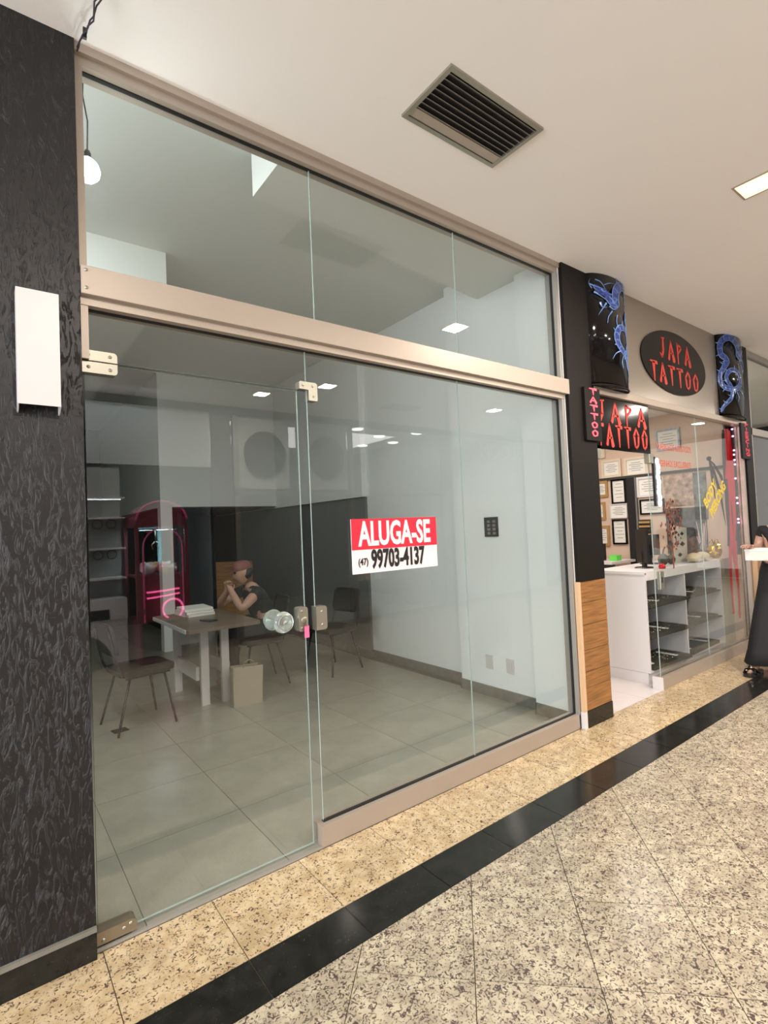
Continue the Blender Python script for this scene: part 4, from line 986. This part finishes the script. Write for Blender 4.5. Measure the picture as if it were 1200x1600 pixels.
for i, (x, s_, lb) in enumerate(((5.45, .06, 'dark curled ornament on the showcase behind the tree sticker'), (5.62, .05, 'small dark ornament beside the mask card'), (6.30, .06, 'dark shaggy ornament beside the gold gift'))):
    orn = thing('ornament', lb, 'ornament', (x, .30, 1.012)); MB().ball((0, 0, s_), s_, s_*.8, s_).build('blob', M['tray'], orn); MB().tube([(0, 0, s_*1.8), (.02, 0, s_*2.6), (.05, 0, s_*3)], .008, 6).build('stem', M['tray'], orn)
# red streamers with pink lights
rs = thing('foil_streamer', 'hanging red foil streamers with pink fairy lights at the right edge of the tattoo window', 'streamer', (6.70, .0, 0))
rn = random.Random(9)
for i in range(7):
    x0 = -.14+.036*i; L0 = [2.44, 2.46, 2.44, 2.46, 2.45, 2.44, 2.45][i]; z1 = [1.15, .40, .95, .34, .90, .7, 1.2][i]
    mb = MB(); n = 14; rows = []
    for k in range(n+1):
        t_ = k/n; z = L0+(z1-L0)*t_; w_ = .052*(math.sin(PI*min(1, t_*1.0+.08))**.7)*(1-t_**4*.8)+.003
        xx = x0+.035*math.sin(t_*5+i)+(-.04*t_); yy = .085+.012*math.sin(i*2+t_*6)
        rows.append((mb.bm.verts.new((xx-w_, yy, z)), mb.bm.verts.new((xx, yy-.018, z)), mb.bm.verts.new((xx+w_, yy, z)), mb.bm.verts.new((xx, yy+.004, z))))
    for a, b in zip(rows, rows[1:]):
        for c in range(4): mb.bm.faces.new((a[c], a[(c+1) % 4], b[(c+1) % 4], b[c]))
    mb.build('streamer', M['foil_red'] if i not in (0, 6) else M['black_cloth'], rs)
for i, z in enumerate((2.46, 2.38, 2.22, 2.17, 2.11, 2.06, 1.90, 1.68, 1.62, 1.44, 1.40)):
    MB().ball((.06+.006*(i % 3), .058, z), .010).build('fairy_light', emis('pink_led', (1, .35, .65), 9) if i == 0 else bpy.data.materials['pink_led'], rs)
dk2 = thing('dark_feather', 'black pointed feather-like leaves hanging inside the right tattoo pane', 'ornament', (6.45, .20, 2.12))
for i, (dx, dz) in enumerate(((.35, -.75), (.10, -.45), (.42, -.35))):
    MB().tube([(0, 0, 0), (dx*.3, 0, dz*.15), (dx*.7, 0, dz*.5), (dx, 0, dz)], [.004, .012, .016, .002], 6).build('leaf', M['black_cloth'], dk2)
MB().ball((0, 0, .01), .025).build('knot', M['black_cloth'], dk2)
o = MB(); rn = random.Random(3)
for i in range(26):
    a = rn.uniform(0, 2*PI); p = Vector((0, 0, .02)); q = Vector((rn.uniform(-.08, .10), rn.uniform(-.05, .05), rn.uniform(.1, .42)))
    o.tube([p, (p+q)*.5+Vector((.02*math.cos(a), 0, 0)), q], [.008, .006, .003], 5)
o = o.build('pampas_grass', mat('pale_pampas', (.55, .42, .42), .8)); o.location = (6.55, .35, 1.012); tag(o, 'tuft of pale pinkish dried grass behind the red streamers', 'dried grass')
# lamp and area light added to brighten the tattoo shop interior
tl = thing('added_ceiling_lamp', 'added warm lamp in the tattoo shop ceiling, brightening the interior', 'fill lamp', (5.9, 1.2, 2.80))
MB().lathe([(0, -.012), (.09, -.012), (.10, 0)]).build('diffuser', M['warm_lamp'], tl)
area('tattoo_shop_fill', (5.4, 1.3, 2.77), (0, 0, 0), 1.4, 1.2, 36, (1, .92, .82))

# ================================================================== NEXT SHOP AT THE RIGHT EDGE
struct(bx('wall_column_right', M['black_matt'], 6.90, 7.10, -.02, .20, 1.03, CZ))
struct(bx('wall_column_right_core', M['black_matt'], 6.91, 7.095, -.0, .20, 0.0, 1.03))
c2 = thing('wood_cladding', 'honey wood plank cladding at the foot of the far column by the standing person', 'cladding', (6.91, 0, 0))
for a, b in ((.10, .42), (.42, .75), (.75, 1.03)): bx('plank', M['wood'], 0, .24, -.05, -.002, a, b-.003, c2)
bx('edge_board', M['wood_edge'], -.015, -.001, -.052, -.002, .10, 1.03, c2); bx('plinth', M['g_black'], 0, .24, -.052, -.002, 0, .097, c2)
f3 = thing('far_shopfront_frame', 'pale aluminium frame of the far glass shopfront at right', 'window frame', (0, 0, 0))
MB().box(7.11, 12.5, .0, .06, 3.36, 3.42).box(7.11, 12.5, .0, .06, 2.42, 2.50).box(7.11, 12.5, 0, .06, 0, .1).build('rail', M['alu_grey'], f3)
for x in (7.15, 8.6, 10.2, 11.8): bx('post', M['alu_grey'], x, x+.04, .0, .06, .1, 3.36, f3)
PF[0] = f3
pane('upper pane of the far right shopfront', 7.19, 12.4, 2.50, 3.36, .03)
pane('lower pane of the far right shopfront', 7.19, 12.4, .1, 2.42, .03)
struct(bx('floor_far_shop', M['shop_tile'], 7.10, 14, 0, 3.0, -.1, -.001))
struct(bx('wall_far_shop_back', M['white_wall'], 7.10, 14, 3.0, 3.1, 0, CZ)); struct(bx('wall_far_shop_left', M['white_wall'], 7.0, 7.10, .2, 3.0, 0, CZ)); struct(bx('ceiling_far_shop', M['ceil'], 7.0, 14, .05, 3.1, CZ, CZ+.1))
area('far_shop_light', (8.8, 1.5, 3.35), (0, 0, 0), 2.0, 1.4, 30, (.95, 1, .93))
tb = thing('tube_lamp', 'bright white tube lamp under the ceiling of the far right shop', 'tube lamp', (8.3, .7, 3.38)); MB().tube([(-.6, 0, 0), (.6, 0, 0)], .02).build('tube', M['cool_lamp'], tb); bx('housing', M['white_plastic'], -.62, .62, -.03, .03, .015, .05, tb)
op = bx('orange_panel', M['orange'], 7.55, 9.2, 1.35, 1.40, 1.3, 2.15); op.location = (0, 0, 0); tag(op, 'orange display panel behind the small fir tree in the far shop', 'panel')
fx = MB().box(7.6, 7.65, 1.35, 1.40, 0, 1.3).box(9.1, 9.15, 1.35, 1.40, 0, 1.3).build('post', M['orange'], op)
xt = thing('fir_tree', 'small decorated fir tree with warm fairy lights in the far right shop', 'tree', (7.85, .66, 0))
mb = MB(); rn = random.Random(11)
for i in range(420):
    z = rn.uniform(.45, 1.95); rr = (2.0-z)*.26+.02; a = rn.uniform(0, 2*PI); q = rr*rn.uniform(.5, 1)
    p = Vector((q*math.cos(a), q*math.sin(a), z)); d_ = Vector((math.cos(a), math.sin(a), rn.uniform(-.5, .2)))*.09; n_ = Vector((-math.sin(a), math.cos(a), 0))*.014
    vs = [mb.bm.verts.new(v) for v in (p-n_, p+n_, p+d_+Vector((0, 0, .01)), p+Vector((0, 0, .03)))]
    mb.bm.faces.new(vs[:3]); mb.bm.faces.new((vs[0], vs[2], vs[3])); mb.bm.faces.new((vs[1], vs[3], vs[2]))
q = mb.build('needles', M['leaf'], xt); q['kind'] = 'stuff'
MB().tube([(0, 0, .0), (0, 0, 1.95)], [.03, .008], 8).build('trunk', M['desk'], xt)
for i in range(22):
    z = rn.uniform(.6, 1.9); rr = (2.0-z)*.27+.03; a = rn.uniform(PI*.9, PI*1.8)
    MB().ball((rr*math.cos(a), rr*math.sin(a), z), .009, seg=6).build('fairy_light', emis('warm_led', (1, .85, .5), 6) if i == 0 else bpy.data.materials['warm_led'], xt)

# ================================================================== OPPOSITE SIDE OF THE GALLERY (seen in the glass)
OY = -5.2
FW = M['white_wall']
# bay A : light sign panel over a deep display recess
ga = mat('opposite_grey_wall', (.30, .31, .31), .6)
def facade(name, m, x0, x1, z0, z1, y0=OY-.1, y1=OY): return struct(bx(name, m, x0, x1, y0, y1, z0, z1))
facade('wall_opposite_1', ga, -6.3, .2, 0, CZ); facade('wall_opposite_2', M['dark_wall'], .2, 14, 3.33, CZ)
facade('wall_opposite_3', mat('opp_dark', (.05, .05, .05), .5), 2.62, 2.92, 0, 3.33)
facade('wall_opposite_4', ga, 7.2, 7.6, 0, 3.33)
struct(bx('wall_opposite_back', ga, -1, 14, -9.1, -9.0, 0, CZ)); struct(bx('ceiling_opposite', M['ceil'], -1, 14, -9.0, OY-.1, CZ-.02, CZ)); struct(bx('floor_opposite', M['shop_tile'], -1, 14, -9.0, OY, -.1, -.001))
struct(bx('wall_opposite_side', ga, 2.62, 2.72, -9, OY-.1, 0, CZ)); struct(bx('wall_opposite_side_2', ga, 7.4, 7.5, -9, OY-.1, 0, CZ))
sa = thing('fascia_sign', 'pale blank fascia sign over the display kiosk across the gallery', 'sign', (.3, OY+.0, 2.5))
bx('panel', mat('pale_sign', (.42, .44, .44), .5), 0, 2.3, 0, .05, 0, .80, sa); bx('frame_edge', M['base_grey'], 0, 2.3, .05, .06, .77, .80, sa)
# display kiosk shelves with round accessories
ks = thing('display_shelves', 'wall shelving with hanging accessories across the gallery, left of claw machine', 'shelves', (.25, OY, 0))
bx('back_board', mat('kiosk_grey', (.30, .31, .30), .6), 0, 1.15, 0, .03, .8, 2.45, ks)
for z in (1.05, 1.42, 1.80, 2.05): bx('shelf', M['white_lam'], 0, 1.15, .03, .32, z-.02, z, ks)
bx('light_bar', emis('kiosk_strip', (.9, 1, 1), 10.0), .03, 1.12, .20, .24, 2.02, 2.029, ks)
for i in range(7):
    for z, s_ in ((1.62, .055), (1.24, .05)):
        o = MB().tube([(  .055*math.cos(a*PI/6), 0, .055*math.sin(a*PI/6)) for a in range(12)], .010, 6, closed=True).build('hanging_bracelet', M['blk_plastic']); o.location = (.33+i*.155, OY+.20, z+.095); tag(o, 'round dark bracelet on the %s row of the opposite shelving, %s from the claw machine' % ('upper' if z > 1.5 else 'lower', ('seventh', 'sixth', 'fifth', 'fourth', 'third', 'second', 'first')[i]), 'bracelet', 'bracelets on the opposite shelving')
kc = thing('kiosk_counter', 'white arched kiosk counter across the gallery, reflected at lower left', 'counter', (.08, OY+.35, 0))
arc = [(0, .55), (0, .0), (.30, .0)]+[(.30+.42-.42*math.cos(a*PI/10), .0+.42*math.sin(a*PI/10)) for a in range(11)][1:-1]+[(1.14, 0), (1.30, 0), (1.30, .55)]
MB().prism([(x, z) for x, z in arc], 0, .04, XZ).build('arched_front', M['white_lam'], kc); bx('counter_top', M['white_lam'], 0, 1.3, -.3, .06, .55, .80, kc)
bx('display_window', M['blk_plastic'], .85, 1.1, .06, .066, .56, .68, kc)
# claw machine
cm = thing('claw_machine', 'pink arched claw machine with neon ring, reflected in the glass door', 'claw machine', (1.74, OY+.36, 0))
mr_ = mat('machine_maroon', (.22, .045, .07), .35)
cw = .29
mb = MB(); mb.box(-cw, cw, -.35, -.33, 0, 1.78); mb.build('back', M['black_gloss'], cm)
bx('base', mr_, -cw, cw, -.33, .33, 0, .52, cm, .01)
bx('console', M['black_gloss'], -cw+.03, cw-.03, .33, .36, .08, .50, cm)
# arched header
P = [(cw*math.cos(a*PI/16), 1.74+.22*math.sin(a*PI/16)) for a in range(17)]+[(-cw, 1.66), (cw, 1.66)]
MB().prism(P, -.33, .34, XZ).build('arched_header', mr_, cm)
MB().tube([(cw*math.cos(a*PI/16)*1.02, .345, 1.74+.23*math.sin(a*PI/16)) for a in range(17)], .012, 8).build('header_glow', M['pink_dim'], cm)
for s_ in (-1, 1):
    bx('corner_post', mr_, s_*cw-.02, s_*cw+.02, .29, .33, .52, 1.70, cm); bx('corner_post', mr_, s_*cw-.02, s_*cw+.02, -.33, -.29, .52, 1.70, cm)
MB().tube([(-.23, .345, .66)]+[(-.23, .345, 1.38)]+[(.23*math.cos(PI-a*PI/12), .345, 1.40+.24*math.sin(a*PI/12)) for a in range(13)]+[(.23, .345, 1.38), (.23, .345, .60)]+[(.23*math.cos(-a*PI/12), .345, .52-.22*math.sin(a*PI/12)) for a in range(13)]+[(-.23, .345, .6)], .009, 8, closed=False).build('arch_trim', M['pink_dim'], cm)
bx('cyan_light_strip', M['cyan_glow'], -.22, .16, -.1, .1, 1.64, 1.652, cm); bx('cyan_side_strip', M['cyan_glow'], .10, .15, -.325, -.31, 1.15, 1.64, cm)
bx('playfield', mr_, -.27, .27, -.33, .33, 1.03, 1.06, cm)
bx('lower_front', mr_, -.27, .27, .30, .33, .52, 1.03, cm)
MB().tube([(0, 0, 1.64), (0, 0, 1.48)], .006, 6).tube([(0, 0, 1.48), (.05, 0, 1.43), (.03, 0, 1.37)], .006, 6).tube([(0, 0, 1.48), (-.05, 0, 1.43), (-.03, 0, 1.37)], .006, 6).build('claw', M['steel'], cm)
MB().tube([(-.20+.38*k/8, .345+.03*math.sin(PI*k/8), .86+.02*k/8) for k in range(9)], .011, 8).build('neon_line', M['pink_neon'], cm)
MB().tube([(-.20+.38*k/8, .345+.03*math.sin(PI*k/8), .79+.03*k/8) for k in range(9)], .011, 8).build('neon_line', M['pink_neon'], cm)
MB().tube([(.09+.12*math.cos(-.9+a*(2*PI-1.2)/22), .38, .64+.12*math.sin(-.9+a*(2*PI-1.2)/22)) for a in range(23)], .012, 8).build('neon_ring', M['pink_neon'], cm)
area('claw_machine_glow', (1.74, OY+.42, 1.62), (0, 0, 0), .4, .3, 14, (.7, .95, 1))
for i, (x, y, z, k_, s_) in enumerate(((-.17, .18, .99, 'plush_w', .085), (-.08, .10, 1.05, 'plush_y', .07), (.03, .18, 1.03, 'plush_pink', .075), (.06, .22, .98, 'plush_y', .05), (.17, .15, 1.0, 'plush_w', .07), (-.16, -.02, 1.04, 'plush_pink', .07), (.14, -.05, 1.0, 'plush_w', .08))):
    pl = thing('plush_toy', ['white plush toy at the front left of the claw machine', 'yellow plush toy on top of the pile in the claw machine', 'pink plush toy in the middle of the claw machine pile', 'small yellow plush toy at the front of the claw machine', 'white plush toy at the right of the claw machine', 'pink plush toy at the back left of the claw machine', 'white plush toy at the back right of the claw machine'][i], 'plush toy', (1.74+x*.85, OY+.36+y, max(z+.10, 1.065+s_*.85)))
    MB().ball((0, 0, 0), s_, s_, s_*.85).build('plush_body', M[k_], pl); MB().ball((s_*.5, .02, s_*.7), s_*.35).ball((-s_*.5, .02, s_*.7), s_*.35).build('ears', M[k_], pl)
# bay B : shop with round black logo discs
fb = thing('opposite_shopfront_frame', 'dark framed shopfront across the gallery, reflected behind the rental sign', 'window frame', (0, OY, 0))
for x in (2.95, 4.02, 5.02, 7.15): bx('post', M['base_grey'], x, x+.07, -.05, .02, 0, 3.3, fb)
bx('transom', M['base_grey'], 2.95, 7.2, -.05, .02, 2.10, 2.16, fb)
for (x, lb) in ((3.45, 'black round logo disc on the opposite shop, left of the two'), (4.55, 'black round logo disc on the opposite shop, right of the two')):
    t = thing('logo_disc', lb, 'sign', (x, OY+.03, 2.73)); MB().prism([(.34*math.cos(2*PI*k/40), .36*math.sin(2*PI*k/40)) for k in range(40)], 0, .02, XZ).build('disc', M['black_matt'], t)
    text_mesh('lettering', 'IVYI', .16, M['base_grey'], t, (.24, .024, -.05), rot=(PI/2, 0, PI))
    bx('backing_panel', mat('pale_fascia', (.34, .35, .34), .5), x-.42, x+.42, OY-.02, OY+.005, 2.2, 3.28)
for o in list(bpy.data.objects):
    if o.name.startswith('backing_panel') and o.parent is None:
        tag(o, 'pale fascia panel behind the %s black logo disc across the gallery' % ('right' if o.name.endswith('1') else 'left'), 'panel', 'fascia panels behind the logo discs')
for i, (x, y) in enumerate(((5.6, -5.75), (6.95, -5.6), (6.45, -6.2), (6.8, -7.3), (7.2, -6.7), (3.3, -6.2), (4.4, -6.6), (5.4, -7.4))):
    t = thing('round_downlight', 'white round downlight of the opposite shop, '+('nearest the gallery on its left half', 'nearest the gallery toward its right wall', 'second row, above the handbag', 'deepest one by the right wall', 'beside the right wall, mid depth', 'leftmost, behind the left logo disc', 'behind the right logo disc', 'deepest one in the middle')[i], 'downlight', (x, y, CZ-.02), group='opposite shop downlights'); MB().lathe([(0, -.02), (.10, -.02), (.115, 0)], seg=20).build('diffuser', M['cool_lamp'], t)
area('opposite_kiosk_fill', (.9, -4.6, 3.38), (-.35, 0, 0), 2.2, .2, 30, (.95, 1, 1))  # fill added to lift the kiosk side in the glass reflections
area('opposite_shop_light', (5.2, -7.0, 3.38), (0, 0, 0), 3.0, 2.0, 70, (1, .98, .95))
# clothes rail
cr = thing('clothes_rail', 'metal clothes rail in the opposite shop, reflected under the rental sign', 'clothes rail', (5.9, -5.9, 0))
MB().tube([(-.5, 0, 0), (-.5, 0, 1.55), (.5, 0, 1.55), (.5, 0, 0)], .014, 8).build('rail', M['steel'], cr); MB().box(-.52, -.48, -.25, .25, 0, .03).box(.48, .52, -.25, .25, 0, .03).build('foot', M['steel'], cr)
for i, (x, k_) in enumerate(((-.3, 'cream'), (-.1, 'cream'), (.12, 'white_lam'), (.32, 'base_grey'))):
    g = thing('hanging_trousers', ['cream trousers hanging at the left end of the opposite clothes rail', 'cream trousers second on the opposite clothes rail', 'white trousers third on the opposite clothes rail', 'grey trousers at the right end of the opposite clothes rail'][i], 'trousers', (5.9+x, -5.88, 1.55))
    MB().prism([(-.09, -.1), (.09, -.1), (.10, -.4), (.08, -1.0), (.015, -1.0), (0, -.45), (-.015, -1.0), (-.08, -1.0), (-.10, -.4)], -.02, .02, XZ).build('cloth', M[k_], g); MB().tube([(-.09, 0, -.1), (0, 0, -.03), (.09, 0, -.1)], .005, 6).tube([(0, 0, -.03), (0, 0, .02)], .004, 6).build('hanger', M['steel'], g)
hb_ = thing('handbag', 'small white handbag displayed beside the clothes rail across the gallery', 'handbag', (6.85, -5.7, .70)); MB().box(-.11, .11, -.05, .05, 0, .16, .02).build('bag_body', M['white_lam'], hb_); MB().tube([(-.06, 0, .15), (-.06, 0, .22), (-.03, 0, .26), (.03, 0, .26), (.06, 0, .22), (.06, 0, .15)], .010, 8).build('handle', M['white_lam'], hb_)
tbz = thing('display_plinth', 'grey display plinth carrying the white handbag', 'plinth', (6.85, -5.7, 0)); bx('block', ga, -.2, .2, -.2, .2, 0, .695, tbz); bx('top_board', M['white_lam'], -.21, .21, -.21, .21, .68, .698, tbz)
# bay C : BLOOM sign wall
facade('wall_opposite_5', mat('opp_pale', (.50, .51, .51), .6), 7.6, 10.4, 0, 2.15); facade('wall_opposite_6', mat('opp_mid', (.36, .37, .37), .6), 7.6, 10.4, 2.15, 3.33); facade('wall_opposite_7', M['dark_wall'], 10.4, 14, 0, 3.33)
bs = thing('bloom_sign', 'pale raised shop name letters on the grey wall across the gallery', 'sign', (9.75, OY, 2.93)); text_mesh('lettering', 'BLOOM', .42, mat('sign_silver', (.62, .62, .60), .4), bs, (0, .012, 0), rot=(PI/2, 0, PI), ext=.012)
bx('backplate', mat('opp_mid2', (.33, .34, .34), .6), -1.6, .1, 0, .008, -.12, .36, bs)
# far end of gallery
struct(bx('wall_gallery_end', M['dark_wall'], 14.0, 14.1, -5.3, 3.1, 0, CZ))
